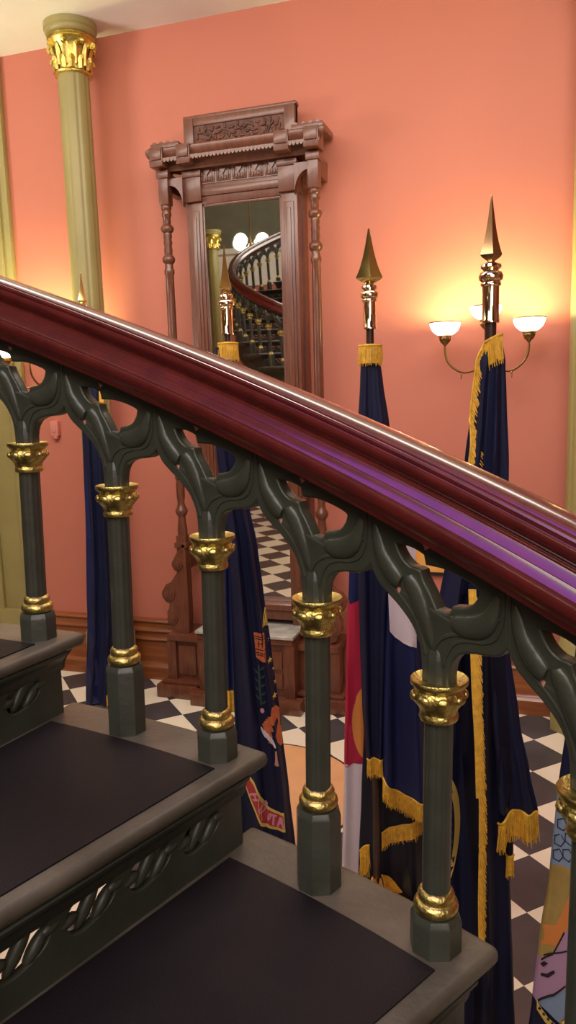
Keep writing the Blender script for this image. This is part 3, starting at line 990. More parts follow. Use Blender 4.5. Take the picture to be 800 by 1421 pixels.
for k in range(-13, 10):
    zt = ZC0 - HO - 2 * HALF * k
    lab = STEP_LAB.get(k, 'green iron step of the upper flight, seen small in the mirror' if k < 0 else 'green iron step further down the curved stair, outside the frame')
    grp = 'steps of the curved staircase' if k in STEP_LAB else ('steps of the upper flight' if k < 0 else 'steps of the lower flight')
    t = thing('stair_step', lab, 'stair step', (0, 0, 0), 0, grp)
    bm = bmesh.new()
    sector(bm, RI, RO, 2 * k - 1.89, 2 * k + 0.33, zt - 0.030, zt)
    es = [e for e in bm.edges if abs(e.verts[0].co.z - e.verts[1].co.z) > 0.02 and len(e.link_faces) == 2 and e.calc_face_angle(0) > 0.8]
    bmesh.ops.bevel(bm, geom=es, offset=0.026, segments=6, affect='EDGES', profile=0.5)
    es = [e for e in bm.edges if len(e.link_faces) == 2 and e.calc_face_angle(0) > 0.8]
    bmesh.ops.bevel(bm, geom=es, offset=0.0135, segments=5, affect='EDGES', profile=0.5)
    finish('tread_frame', bm, 'tread_paint', t, True, 30)
    bm = bmesh.new()
    sector(bm, RI + 0.05, 2.655, 2 * k - 1.72, 2 * k + 0.16, zt - 0.004, zt + 0.0025)
    finish('tread_mat', bm, 'rubber', t, False)
    # cove under the nosing and the pierced riser
    me = ME_RISER.copy()
    ai = 2 * k + 0.20
    a = PH0 - DPH * ai
    for v in me.vertices:
        r_, z_, n_ = v.co
        # n along the downhill tangent
        v.co = Vector((CEN.x + r_ * cos(a) + n_ * sin(a), CEN.y + r_ * sin(a) - n_ * cos(a), zt + z_))
    link('pierced_riser', me, 'riser', t, True, 35)
    bm = bmesh.new()
    cv = [(0.0, -0.028), (0.0285, -0.028), (0.0275, -0.034), (0.022, -0.040), (0.015, -0.047), (0.0105, -0.056), (0.009, -0.068), (0.005, -0.072), (0.0, -0.074)]
    loft(bm, [[(CEN.x + r_ * cos(a) + n_ * sin(a), CEN.y + r_ * sin(a) - n_ * cos(a), zt + z_) for n_, z_ in cv] for r_ in (RI + 0.02, 2.712)])
    secs = []
    for j in range(9):
        i_ = 2 * k - 1.80 + (0.235 + 1.80) * j / 8
        secs.append([cyl(i_, 2.705 + n_ * 1.6, zt + z_) for n_, z_ in cv])
    loft(bm, secs)
    finish('nosing_cove', bm, 'riser', t)
    bm = bmesh.new()
    sector(bm, 2.690, 2.712, 2 * k - 1.77, 2 * k + 0.215, zt - 0.225, zt - 0.028)
    finish('side_panel', bm, 'riser', t, False)
    # this step's piece of the curved string, with the gilded bead along its lower edge
    ia, ib = 2 * k - 1.67, 2 * k + 0.33
    for nm_, r0_, r1_ in (('string_segment', 2.66, 2.715), ('inner_string_segment', RI + 0.01, RI + 0.06)):
        bm = bmesh.new()
        secs = []
        for j in range(9):
            i_ = ia + (ib - ia) * j / 8
            zz = ZC0 - HALF * i_ - HO - 0.21
            secs.append([cyl(i_, r_, max(dz * 0.02 + 0.003, zz + dz)) for r_, dz in ((r0_, 0.0), (r1_, 0.0), (r1_, -0.12), (r0_, -0.12))])
        loft(bm, secs)
        finish(nm_, bm, 'riser', t, False)
    bm = bmesh.new()
    secs = []
    for j in range(9):
        i_ = ia + (ib - ia) * j / 8
        zz = max(0.015, ZC0 - HALF * i_ - HO - 0.21 - 0.12)
        secs.append([cyl(i_, 2.715 + 0.014 * cos(q_), zz + 0.014 * sin(q_)) for q_ in [2 * pi * w_ / 8 for w_ in range(8)]])
    loft(bm, secs)
    finish('gilded_bead', bm, 'gold', t)

# pendant lamp in the stairwell, seen in the mirror
t = thing('pendant_lamp', 'glowing globe lamp cluster reflected at the top of the mirror', 'lamp', (-4.45, -2.8, 4.35))
bm = bmesh.new(); tube(bm, [(0, 0, 0.1), (0, 0, 3.65)], 0.012); lathe(bm, [(0.02, 0.0), (0.06, 0.04), (0.03, 0.1)], seg=20)
finish('stem', bm, 'antique', t)
for k in range(4):
    a = 2 * pi * k / 4 + 0.4
    bm = bmesh.new(); bmesh.ops.create_uvsphere(bm, u_segments=20, v_segments=12, radius=0.11, matrix=Matrix.Translation((0.26 * cos(a), 0.26 * sin(a), 0.12)))
    finish('globe', bm, 'globe', t)
    bm = bmesh.new(); tube(bm, [(0.02 * cos(a), 0.02 * sin(a), 0.05), (0.15 * cos(a), 0.15 * sin(a), -0.03), (0.26 * cos(a), 0.26 * sin(a), 0.02)], 0.01)
    finish('arm', bm, 'antique', t)

# ------------------------------------------------------------------ flags


class Flag:
    def __init__(self, px, py, depth, label, tip_z=None):
        p = at_depth(px, py, depth)
        self.P = Vector((p.x, p.y, 0))
        self.tip = p.z
        h = Vector((p.x - CAM.x, p.y - CAM.y, 0)).normalized()
        self.h = h
        self.U = Vector((h.y, -h.x, 0))
        self.root = thing('flag', label, 'flag', self.P, 0, 'flags on poles beside the stair')
        self.rot = math.atan2(self.U.y, self.U.x)
        self.root.rotation_euler = (0, 0, self.rot)          # local x = U (right), y = away from the stair

    def uz(self, px, py, dv=0.0):
        d = ray(px, py)
        q = self.P + self.h * dv
        l = ((q - CAM).dot(self.h)) / d.dot(self.h)
        w = CAM + d * l
        return ((w - q).dot(self.U), w.z)

    def hardware(self, tall, wide, metal, ferr, twist, pole_r=0.0155):
        t, z = self.root, self.tip
        bm = bmesh.new()
        S = tall
        rot = twist
        prof = [(0.10, -0.985), (0.16, -0.955), (0.36, -0.90), (0.44, -0.86), (0.385, -0.80), (0.295, -0.68), (0.20, -0.50), (0.13, -0.33), (0.08, -0.18), (0.045, -0.08), (0.03, -0.02), (0.015, 0)]
        secs = []
        for r, zz in prof:
            rr = r * wide * 1.13
            a, b = rr, rr * 0.55
            sec = []
            for (x_, y_) in ((a, 0), (a * 0.42, b * 0.62), (0, b), (-a * 0.42, b * 0.62), (-a, 0), (-a * 0.42, -b * 0.62), (0, -b), (a * 0.42, -b * 0.62)):
                sec.append((x_ * cos(rot) - y_ * sin(rot), x_ * sin(rot) + y_ * cos(rot), z + zz * S))
            secs.append(sec)
        loft(bm, secs)
        finish('spear_finial', bm, metal, t, True, 22)
        zb = z - S * 0.98
        bm = bmesh.new()
        lathe(bm, [(r_ * 1.3, z_) for r_, z_ in [(0.012, 0.0), (0.022, -0.006), (0.0235, -0.013), (0.018, -0.019), (0.0155, -0.023), (0.0235, -0.028), (0.027, -0.037), (0.026, -0.048), (0.020, -0.054), (0.0225, -0.058), (0.0225, -0.064), (0.0185, -0.067), (0.0187, -0.160), (0.0200, -0.163), (0.0200, -0.170), (0.016, -0.171)]][::-1], (0, 0, zb), 28)
        finish('ferrule', bm, ferr, t)
        bm = bmesh.new()
        lathe(bm, [(pole_r, 0.03), (pole_r, zb - 0.165)], seg=20)
        finish('pole', bm, 'pole', t)
        bm = bmesh.new()
        lathe(bm, [(0.15, 0), (0.155, 0.012), (0.14, 0.03), (0.07, 0.05), (0.035, 0.07), (0.026, 0.11), (0.022, 0.12)], seg=40)
        finish('stand', bm, 'brass', t)


class Cloth:
    """hanging folded cloth round rows of (pixel y, left px, right px); analytic front for fringes and emblems"""

    def __init__(self, flag, rows, dv=0.0, thick=0.5, folds=3.0, amp=0.016, phase=0.0, drift=1.0, tmin=0.018, tmax=0.14):
        self.f = flag
        self.dv = dv
        tab = []
        for y, l, r in rows:
            ul, z1 = flag.uz(l, y, dv)
            ur, z2 = flag.uz(r, y, dv)
            tab.append(((z1 + z2) / 2, (ul + ur) / 2, (ur - ul) / 2))
        self.tab = tab
        self.z1, self.z0 = tab[0][0], tab[-1][0]
        self.k, self.amp, self.ph, self.dr, self.th, self.tmin, self.tmax = folds, amp, phase, drift, thick, tmin, tmax

    def loc(self, c, z, side, off=0.0):
        """c in -1..1 across, side -1 = towards the stair"""
        cu, w = interp(self.tab, z)
        c = max(-1, min(1, c))
        s = sqrt(max(0.0, 1 - c * c))
        t = min(self.tmax, max(self.tmin, w * self.th))
        q = (self.z1 - z)
        a = self.amp * min(1, w / 0.07) * min(1.0, 0.35 + q * 0.8)
        x = self.k * pi * (c + 0.12 * sin(2.1 * q + self.ph)) + self.ph + self.dr * q
        ridge = sin(x) + 0.35 * sin(2 * x + 0.7)
        crease = 0.15 * sin(9 * q + 5 * c + self.ph) * 0.4
        v = self.dv + side * (t * s ** 0.8 + off) + a * (ridge + crease) * min(1, s * 2.2)
        return Vector((cu + w * c, v, z))

    def front_uz(self, u, z, off=0.0015):
        cu, w = interp(self.tab, z)
        return self.loc((u - cu) / max(w, 1e-4), z, -1, off)

    def mesh(self, name, m, parent, hem=0.0, nz=70, na=72, zr=None, xr=500):
        bm = bmesh.new()
        secs = []
        za, zb = self.z1, self.z0
        if zr:
            za = min(za, self.f.uz(xr, zr[0], self.dv)[1])
            zb = max(zb, self.f.uz(xr, zr[1], self.dv)[1])
        for j in range(nz + 1):
            z = za + (zb - za) * j / nz
            sec = []
            for i in range(na):
                th = 2 * pi * i / na
                p = self.loc(cos(th), z, -1 if sin(th) >= 0 else 1)
                if j == nz:
                    p = p + Vector((0, 0, hem * sin(3 * th)))
                sec.append(p)
            secs.append(sec)
        loft(bm, secs)
        return finish(name, bm, m, parent, True, 75)

    def decal(self, name, poly_px, m, parent, off=0.003, closed_curve=0, step=0.012):
        pts = [self.f.uz(x, y, self.dv) for x, y in (catmull(poly_px, closed_curve, True) if closed_curve else poly_px)]
        return self.decal_uz(name, pts, m, parent, off, step)

    def decal_uz(self, name, pts, m, parent, off=0.003, step=0.012, bm=None):
        own = bm is None
        bm = bm or bmesh.new()
        # densify the outline
        ring = []
        for a, b in zip(pts, pts[1:] + pts[:1]):
            L = sqrt((a[0] - b[0]) ** 2 + (a[1] - b[1]) ** 2)
            n_ = max(1, int(L / step))
            for k in range(n_):
                t = k / n_
                ring.append((a[0] + (b[0] - a[0]) * t, a[1] + (b[1] - a[1]) * t))
        vs = [Vector(p) for p in ring]
        nb = len(vs)
        xs = [p[0] for p in ring]; zs = [p[1] for p in ring]

        def inside(x, z):
            c_ = False
            for (x1, z1), (x2, z2) in zip(ring, ring[1:] + ring[:1]):
                if (z1 > z) != (z2 > z) and x < (x2 - x1) * (z - z1) / (z2 - z1) + x1:
                    c_ = not c_
            return c_
        x = min(xs) + step / 2
        while x < max(xs):
            z = min(zs) + step / 2
            while z < max(zs):
                if inside(x, z):
                    vs.append(Vector((x, z)))
                z += step
            x += step
        V, E_, F_, *_ = delaunay_2d_cdt(vs, [], [list(range(nb))], 1, 1e-5)
        bv = [bm.verts.new(self.front_uz(p.x, p.y, off)) for p in V]
        for f_ in F_:
            try:
                bm.faces.new([bv[i] for i in f_])
            except ValueError:
                pass
        if own:
            return finish(name, bm, m, parent, True, 80)


def fringe(name, parent, path, length, m='fringe', gap=0.0042, down=Vector((0, 0, -1)), wid=0.0028, jit=0.18, seed=1):
    """a row of hanging threads along a path (flag-local points)"""
    rn = random.Random(seed)
    bm = bmesh.new()
    path = [Vector(p) for p in path]
    Ls = [0.0]
    for a, b in zip(path, path[1:]):
        Ls.append(Ls[-1] + (b - a).length)
    n_ = max(2, int(Ls[-1] / gap))
    j = 0
    band = []
    for k in range(n_):
        s = Ls[-1] * (k + 0.5) / n_
        while j < len(Ls) - 2 and s > Ls[j + 1]:
            j += 1
        t = (s - Ls[j]) / max(1e-6, Ls[j + 1] - Ls[j])
        p = path[j].lerp(path[j + 1], t)
        L = length * rn.uniform(1 - jit * 0.5, 1 + jit * 0.2)
        d1 = (down + Vector((rn.uniform(-0.10, 0.10), rn.uniform(-0.10, 0.10), 0))).normalized()
        pts = [p + Vector((0, rn.uniform(-0.002, 0.002), 0)), p + d1 * L * 0.5 + Vector((0, -0.002, 0)), p + d1 * L]
        tube(bm, pts, [wid * 0.75, wid * 0.62, wid * 0.35], 4)
    # dense backing of threads
    secs = []
    for p in path:
        dn = down.normalized() * (length * 0.86)
        w_ = Vector((0, 0.0012, 0))
        secs.append([p - w_, p + w_, p + dn + w_ * 0.3, p + dn - w_ * 0.3])
    loft(bm, secs)
    # heading braid
    tube(bm, path, 0.0042, 6)
    return finish(name, bm, m, parent, True, 60)


def merge_decals(cloth, name, polys, m, parent, off=0.003, step=0.012, split=False):
    if split:
        return [cloth.decal_uz(name, p, m, parent, off, step) for p in polys]
    bm = bmesh.new()
    for p in polys:
        cloth.decal_uz(name, p, m, parent, off, step, bm)
    return finish(name, bm, m, parent, True, 80)


def px_path(cloth, pts, off=0.004, n_=8):
    out = []
    for x, y in catmull(pts, n_):
        u, z = cloth.f.uz(x, y, cloth.dv)
        out.append(cloth.front_uz(u, z, off))
    return out


# --- rightmost, nearest pole: big copper-coloured spear, blue flag with seal
F = Flag(683, 270, 2.2, 'navy flag on the nearest pole, tall copper spear in front of the lit sconce')
F.hardware(0.191, 0.066, 'bronze', 'chrome', 0.3, 0.017)
r = F.root
C1 = Cloth(F, [(468, 676, 697), (500, 662, 702), (560, 655, 704), (640, 645, 707), (760, 622, 706), (850, 607, 706), (980, 597, 706), (1100, 590, 703), (1250, 588, 710), (1360, 592, 714), (1440, 596, 716)], thick=0.55, folds=2.6, amp=0.024, phase=0.6)
cl = C1.mesh('cloth', 'navy', r, 0.01)
C1.decal('dark_strip', [(642, 820), (662, 810), (672, 1000), (682, 1290), (690, 1430), (660, 1430), (655, 1200), (640, 1010)], 'darknavy', cl, 0.002, 0, 0.02)  # darker navy strip laid over the cloth front
# seal ring
ringo, ringi = [], []
for k in range(40):
    a = 2 * pi * k / 40
    ringo.append((603 + 37 * cos(a), 1125 + 92 * sin(a)))
    ringi.append((603 + 30 * cos(a), 1125 + 84 * sin(a)))
bm = bmesh.new()
uo = [F.uz(*p) for p in ringo]; ui = [F.uz(*p) for p in ringi]
vo = [bm.verts.new(C1.front_uz(*p, 0.0035)) for p in uo]; vi = [bm.verts.new(C1.front_uz(*p, 0.0035)) for p in ui]
for k in range(40):
    bm.faces.new((vo[k], vo[(k + 1) % 40], vi[(k + 1) % 40], vi[k]))
finish('seal_ring', bm, 'yellow', cl)
polys = []
for k in range(9):
    yy = 1078 + 11 * k
    polys.append([F.uz(618, yy), F.uz(630, yy - 3), F.uz(631, yy + 3), F.uz(619, yy + 6)])
merge_decals(C1, 'seal_wreath', polys, 'leaf', cl, 0.003, 0.01)['label'] = 'small green wreath'
C2 = Cloth(F, [(800, 676, 706), (900, 680, 708), (1000, 684, 722), (1070, 690, 736), (1126, 692, 748)], dv=-0.10, thick=0.35, folds=1.6, amp=0.018, phase=2.0)
fl = C2.mesh('flag_fold', 'navy', r, 0.0)
C2.decal('dark_patch', [(682, 830), (700, 830), (703, 960), (712, 1080), (707, 1120), (694, 1124), (684, 1000)], 'darknavy', fl, 0.002, 0, 0.02)  # darker navy patch laid over the flap
fringe('hem_fringe', fl, px_path(C2, [(692, 1140), (702, 1130), (712, 1122), (724, 1120), (738, 1124), (748, 1126)], 0.006), 0.098, gap=0.0030, seed=2)
C3 = Cloth(F, [(1120, 700, 714), (1186, 703, 713)], dv=-0.06, thick=0.6, folds=1, amp=0.004)
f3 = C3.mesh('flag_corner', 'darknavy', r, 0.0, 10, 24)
fringe('corner_fringe', f3, px_path(C3, [(703, 1184), (708, 1184), (713, 1184)], 0.004), 0.075, gap=0.0030, seed=5)
# fringe up the fly edge, from the collar down the left side
fringe('collar_fringe', cl, px_path(C1, [(652, 512), (659, 494), (668, 480), (680, 472), (692, 466), (702, 463)], 0.010), 0.082, gap=0.0034, seed=3, down=Vector((0.10, 0, -1)))
fringe('edge_fringe', cl, px_path(C1, [(652, 505), (647, 540), (651, 570), (655, 610), (651, 650)], 0.012), 0.060, gap=0.0030, seed=4, down=Vector((0.45, -0.1, -0.75)))
fringe('long_fringe', cl, [p + Vector((0, -0.11, 0)) for p in px_path(C1, [(659, 800), (661, 860), (663, 920), (666, 990), (668, 1060), (668, 1130), (667, 1200), (668, 1262)], 0.012)], 0.052, gap=0.0024, seed=6, down=Vector((0.30, -0.1, -0.9)))
bm = bmesh.new()
fp = [p + Vector((0, -0.11, 0)) for p in px_path(C1, [(658, 800), (660, 860), (662, 920), (666, 990), (668, 1060)], 0.016)]
loft(bm, [[p + Vector((-0.012, 0, 0)), p + Vector((0.010, 0, 0)), p + Vector((0.010, 0.006, 0)), p + Vector((-0.012, 0.006, 0))] for p in fp])
finish('yellow_binding', bm, 'fringe', cl)

# --- middle pole: gold spear, navy cloth with red, white and orange field at the left
F = Flag(512, 317, 2.97, 'flag on the middle pole, bright gold spear, navy cloth with red and white panels')
F.hardware(0.213, 0.107, 'brass', 'chrome', 0.12)
r = F.root
C1 = Cloth(F, [(500, 501, 528), (530, 500, 532), (590, 497, 541), (700, 496, 545), (800, 497, 545), (900, 500, 541), (980, 503, 538), (1055, 509, 535)], thick=0.7, folds=1.7, amp=0.018, phase=1.2)
cl = C1.mesh('cloth', 'navy', r)
fringe('collar_fringe', cl, [Vector((0.045 * sin(q), -0.045 * cos(q), F.uz(513, 480)[1])) for q in [(-1.75 + 3.5 * k / 24) for k in range(25)]], 0.080, gap=0.0040, seed=7)
bm = bmesh.new()
zc = F.uz(513, 481)[1]
lathe(bm, [(0.034, -0.05), (0.040, -0.012), (0.044, 0.0), (0.030, 0.008), (0.016, 0.010)], (0, 0, zc), 24)
finish('collar_band', bm, 'fringe', cl)
fringe('hem_fringe', cl, px_path(C1, [(510, 1050), (520, 1049), (534, 1051)], 0.003), 0.085, gap=0.0030, seed=8)
# left fold: blue over red with orange disc, white below
C2 = Cloth(F, [(700, 489, 515), (790, 485, 515), (900, 481, 512), (1060, 478, 512), (1210, 475, 515), (1290, 474, 516)], dv=0.10, thick=0.35, folds=1.0, amp=0.012, phase=0.3)
c2 = C2.mesh('white_fold', 'white', r, zr=(1058, 1400), nz=30)
C2.mesh('blue_stripe', 'blue', r, zr=(600, 832), nz=20)
C2.mesh('red_fold', 'red', r, zr=(832, 1058), nz=30)
C2.decal('blue_stripe', [(470, 700), (525, 700), (525, 820), (470, 844)], 'blue', c2, 0.003, 0, 0.02)
C2.decal('red_letter', [(470, 844), (525, 820), (525, 1042), (500, 1052), (470, 1068), (468, 960)], 'red', c2, 0.003, 0, 0.02)
disc = [(512 + 23 * cos(a), 1000 + 52 * sin(a)) for a in [pi * 0.5 + pi * k / 14 for k in range(15)]]
C2.decal('orange_disc', disc, 'flame', c2, 0.0045, 0, 0.02)
# right fold: white over navy, fringed curved hem
C3 = Cloth(F, [(720, 536, 575), (820, 536, 580), (900, 532, 590), (1000, 531, 598), (1090, 532, 604), (1104, 533, 606)], dv=-0.02, thick=0.30, folds=1.6, amp=0.020, phase=2.4)
c3 = C3.mesh('blue_fold', 'blue', r)
C3.decal('white_stripe', [(536, 722), (577, 722), (578, 895), (560, 890), (548, 882), (541, 872), (538, 800)], 'white', c3, 0.007, 0, 0.02)
fringe('hem_fringe', c3, px_path(C3, [(532, 1076), (540, 1086), (554, 1096), (572, 1103), (588, 1108), (602, 1111)], 0.004), 0.090, gap=0.0026, seed=9)
# lower dark fold behind with slanting fringe
C4 = Cloth(F, [(1000, 506, 590), (1100, 502, 600), (1200, 498, 606), (1262, 496, 610)], dv=0.06, thick=0.3, folds=2.2, amp=0.02, phase=0.9)
c4 = C4.mesh('lower_fold', 'darknavy', r)
fringe('slant_fringe', c4, px_path(C4, [(530, 1146), (548, 1140), (566, 1134), (590, 1126)], 0.004), 0.085, gap=0.0030, seed=10)
fringe('corner_fringe', c4, px_path(C4, [(500, 1178), (506, 1170), (513, 1166)], 0.004), 0.16, gap=0.0030, seed=11)
fringe('low_fringe', c4, px_path(C4, [(530, 1202), (545, 1215), (560, 1232), (572, 1250)], 0.004), 0.09, gap=0.0030, seed=12)

# --- pole in front of the mirror: eagle flag with the DAKOTA scroll
F = Flag(311, 340, 3.27, 'navy eagle flag with a crimson lettered scroll, its spear before the mirror glass')
F.hardware(0.205, 0.098, 'brass', 'chrome', 1.0)
r = F.root
C1 = Cloth(F, [(482, 299, 324), (520, 297, 328), (625, 300, 334), (700, 310, 346), (760, 316, 358), (830, 320, 367), (900, 322, 377), (1000, 326, 390), (1100, 330, 402), (1180, 333, 411), (1260, 335, 418)], thick=0.55, folds=2.3, amp=0.020, phase=0.2, drift=0.4)
cl = C1.mesh('cloth', 'navy', r)
fringe('collar_fringe', cl, [Vector((0.042 * sin(q), -0.042 * cos(q), F.uz(311, 477)[1])) for q in [(-1.75 + 3.5 * k / 24) for k in range(25)]], 0.080, gap=0.0040, seed=13)
bm = bmesh.new()
zc = F.uz(311, 478)[1]
lathe(bm, [(0.032, -0.05), (0.038, -0.012), (0.041, 0.0), (0.030, 0.008), (0.016, 0.010)], (0, 0, zc), 24)
finish('collar_band', bm, 'fringe', cl)
# bright blue fold behind
C2 = Cloth(F, [(560, 303, 326), (740, 305, 334), (860, 308, 334), (955, 312, 334)], dv=0.11, thick=0.4, folds=2.2, amp=0.010, phase=0.7)
c2 = C2.mesh('blue_fold', 'blue', r)
bm = bmesh.new()
hp = px_path(C2, [(312, 956), (319, 957), (327, 957)], 0.003)
loft(bm, [[p + Vector((0, -0.003, 0)), p + Vector((0, 0.003, 0)), p + Vector((0, 0.003, -0.105)), p + Vector((0, -0.003, -0.105))] for p in hp])
finish('hem_band', bm, 'fringe', c2)
K = 1 / 3.945          # detail crop scale


def q(x, y):
    return (300 + x * K, 820 + y * K)


C1.decal('star_strip', [q(248, 185), q(294, 182), q(345, 480), q(352, 590), q(318, 600), q(290, 500), q(262, 330)], 'navy', cl, 0.002, 0, 0.02)
tas = []
for k in range(5):
    x = 252 + k * 9
    tas.append([F.uz(*q(x + 14 - k, 85)), F.uz(*q(x + 20 - k, 85)), F.uz(*q(x + 6, 185)), F.uz(*q(x, 185))])
merge_decals(C1, 'gold_tassel', tas, 'yellow', cl, 0.0035, 0.008)
stars = []
for (x, y) in ((278, 258), (294, 370), (319, 420), (328, 490), (319, 560), (333, 325), (340, 540)):
    stars.append([F.uz(*q(x + (16 if k % 2 == 0 else 6.6) * sin(pi * k / 5), y - (18 if k % 2 == 0 else 7.6) * cos(pi * k / 5))) for k in range(10)])
merge_decals(C1, 'star', stars[:5], 'yellow', cl, 0.0045, 0.01, True)
# orange ribbon with dark strokes (reads I A O U M in the folds)
C1.decal('motto_ribbon', [q(205, 212), (q(252, 208)), q(262, 215), q(270, 366), q(240, 362), q(218, 345)], 'orange', cl, 0.003, 0, 0.012)
strk = [[q(208, y), q(252 + y * 0.03, y - 4), q(253 + y * 0.03, y + 3), q(210, y + 5)] for y in (230, 243, 300, 318)]
strk += [[q(228, 256), q(232, 256), q(234, 290), q(230, 290)], [q(246, 254), q(250, 254), q(252, 290), q(248, 290)], [q(228, 268), q(251, 264), q(251, 270), q(228, 274)]]
strk += [[q(222, 330), q(262, 326), q(262, 331), q(224, 336)]]
merge_decals(C1, 'motto_lettering', [[F.uz(*p) for p in s_] for s_ in strk], 'black', cl, 0.0045, 0.01)
branch = [[q(228, 380), q(236, 390), q(242, 470), q(250, 600), q(240, 605), q(230, 480)]]
for k in range(9):
    y = 400 + 23 * k
    sgn = -1 if k % 2 else 1
    x = 233 + (y - 380) * 0.06
    branch.append([q(x, y + 16), q(x + sgn * 14, y - 4), q(x + sgn * 30, y - 16), q(x + sgn * 20, y + 8)])
merge_decals(C1, 'olive_branch', [[F.uz(*p) for p in s_] for s_ in branch], 'leaf', cl, 0.0035, 0.012)
C1.decal('berry', [q(251 + 11 * cos(a), 632 + 14 * sin(a)) for a in [2 * pi * k / 12 for k in range(12)]], 'pink', cl, 0.004)
C1.decal('shield_ribbon', [q(300, 606), q(325, 612), q(352, 640), q(362, 680), q(356, 740), q(372, 800), q(374, 826), q(352, 834), q(334, 800), q(322, 762), q(330, 730), q(340, 700), q(330, 676), q(316, 690), q(304, 700), q(292, 690)], 'orange', cl, 0.0035, 0, 0.01)
talon = [[q(250 + 9 * k, 705 - 14 * k), q(268 + 9 * k, 690 - 12 * k), q(300 + 6 * k, 800 - 34 * k), q(288 + 6 * k, 806 - 34 * k)] for k in range(4)]
merge_decals(C1, 'eagle_body', [[F.uz(*p) for p in s_] for s_ in talon], 'orange', cl, 0.0030, 0.01)
wing = []
for k in range(4):
    cx, cy = 257 + 17 * k, 748 + 15 * k
    wing.append([F.uz(*q(cx + 31 * cos(t) * 0.42 + 7 * sin(t) * 0.9, cy + 31 * cos(t) * 0.9 - 7 * sin(t) * 0.42)) for t in [2 * pi * j / 14 for j in range(14)]])
merge_decals(C1, 'wing_feather', wing, 'white', cl, 0.005, 0.01, True)
arrow = [[q(318, 838), q(328, 838), q(332, 880), q(340, 918), q(316, 918), q(320, 880)]]
merge_decals(C1, 'arrow_tail', [[F.uz(*p) for p in s_] for s_ in arrow], 'salmon', cl, 0.0035, 0.01)
scroll_o = [q(180, 980), q(208, 1004), q(240, 1070), q(284, 1150), q(322, 1164), q(366, 1166), q(374, 1268), q(288, 1266), q(240, 1225), q(188, 1120), q(150, 1020)]
scroll_i = [q(178, 1000), q(204, 1024), q(236, 1090), q(278, 1164), q(318, 1178), q(362, 1180), q(368, 1252), q(292, 1250), q(246, 1210), q(192, 1108), q(156, 1024)]
C1.decal('scroll_border', scroll_o, 'yellow', cl, 0.003, 0, 0.012)
C1.decal('scroll_ribbon', scroll_i, 'banner', cl, 0.0045, 0, 0.012)


def letters(cloth, parent, name, glyphs, m, off):
    """glyphs: (strokes, origin crop px, height, width, angle); strokes are unit polylines with y up"""
    polys = []
    for strokes, (ox, oy), h_, w_, ang, th in glyphs:
        for st in strokes:
            for a, b in zip(st, st[1:]):
                def tp(p):
                    x, y = p[0] * w_, -p[1] * h_
                    return (ox + x * cos(ang) - y * sin(ang), oy + x * sin(ang) + y * cos(ang))
                A_, B_ = tp(a), tp(b)
                dx, dy = B_[0] - A_[0], B_[1] - A_[1]
                L = max(1e-6, sqrt(dx * dx + dy * dy))
                nx, ny = -dy / L * th, dx / L * th
                ex, ey = dx / L * th * 0.5, dy / L * th * 0.5
                polys.append([F.uz(*q(*p)) for p in ((A_[0] + nx - ex, A_[1] + ny - ey), (B_[0] + nx + ex, B_[1] + ny + ey), (B_[0] - nx + ex, B_[1] - ny + ey), (A_[0] - nx - ex, A_[1] - ny - ey))])
    return merge_decals(cloth, name, polys, m, parent, off, 0.014)


GH = [[(0, 0), (0, 1)], [(1, 0), (1, 1)], [(0, 0.5), (1, 0.5)]]
GD = [[(0, 0), (0, 1), (0.6, 0.95), (1, 0.6), (0.95, 0.3), (0.6, 0.03), (0, 0)]]
GA = [[(0, 0), (0.5, 1), (1, 0)], [(0.22, 0.4), (0.78, 0.4)]]
GK = [[(0, 0), (0, 1)], [(1, 1), (0.05, 0.45), (1, 0)]]
GO = [[(0.5, 0), (0.1, 0.2), (0, 0.5), (0.1, 0.8), (0.5, 1), (0.9, 0.8), (1, 0.5), (0.9, 0.2), (0.5, 0)]]
GT = [[(0.5, 0), (0.5, 1)], [(0, 1), (1, 1)]]
letters(C1, cl, 'scroll_lettering', [
    (GH, (184, 1082), 46, 28, radians(58), 5.0), (GD, (230, 1146), 48, 28, radians(50), 5.0),
    (GO, (276, 1218), 40, 11, radians(24), 4.0), (GT, (296, 1240), 50, 26, radians(4), 5.5), (GA, (334, 1244), 52, 28, 0, 5.5)], 'pink', 0.0055)

# --- farthest pole at the left
F = Flag(112, 378, 4.80, 'dark navy flag with thin gold fringe on the farthest pole, left of the mirror')
F.hardware(0.20, 0.092, 'brass', 'chrome', 0.9)
r = F.root
C1 = Cloth(F, [(520, 110, 142), (600, 114, 148), (700, 118, 152), (850, 121, 163), (975, 119, 166)], thick=0.5, folds=2.4, amp=0.022, phase=1.8)
cl = C1.mesh('cloth', 'navy', r, 0.0)
C1.decal('blue_panel', [(119, 640), (128, 650), (136, 800), (137, 972), (119.5, 972), (121, 850), (118, 700)], 'blue', cl, 0.002, 0, 0.03)
C1.decal('upper_fringe', [(137, 540), (143, 545), (146, 580), (142, 590), (138, 570)], 'fringe', cl, 0.004, 0, 0.02)
bm = bmesh.new()
hp = px_path(C1, [(147, 960), (155, 961), (163, 962)], 0.003)
loft(bm, [[p + Vector((0, -0.003, 0)), p + Vector((0, 0.003, 0)), p + Vector((0, 0.003, -0.07)), p + Vector((0, -0.003, -0.07))] for p in hp])
finish('hem_band', bm, 'fringe', cl)

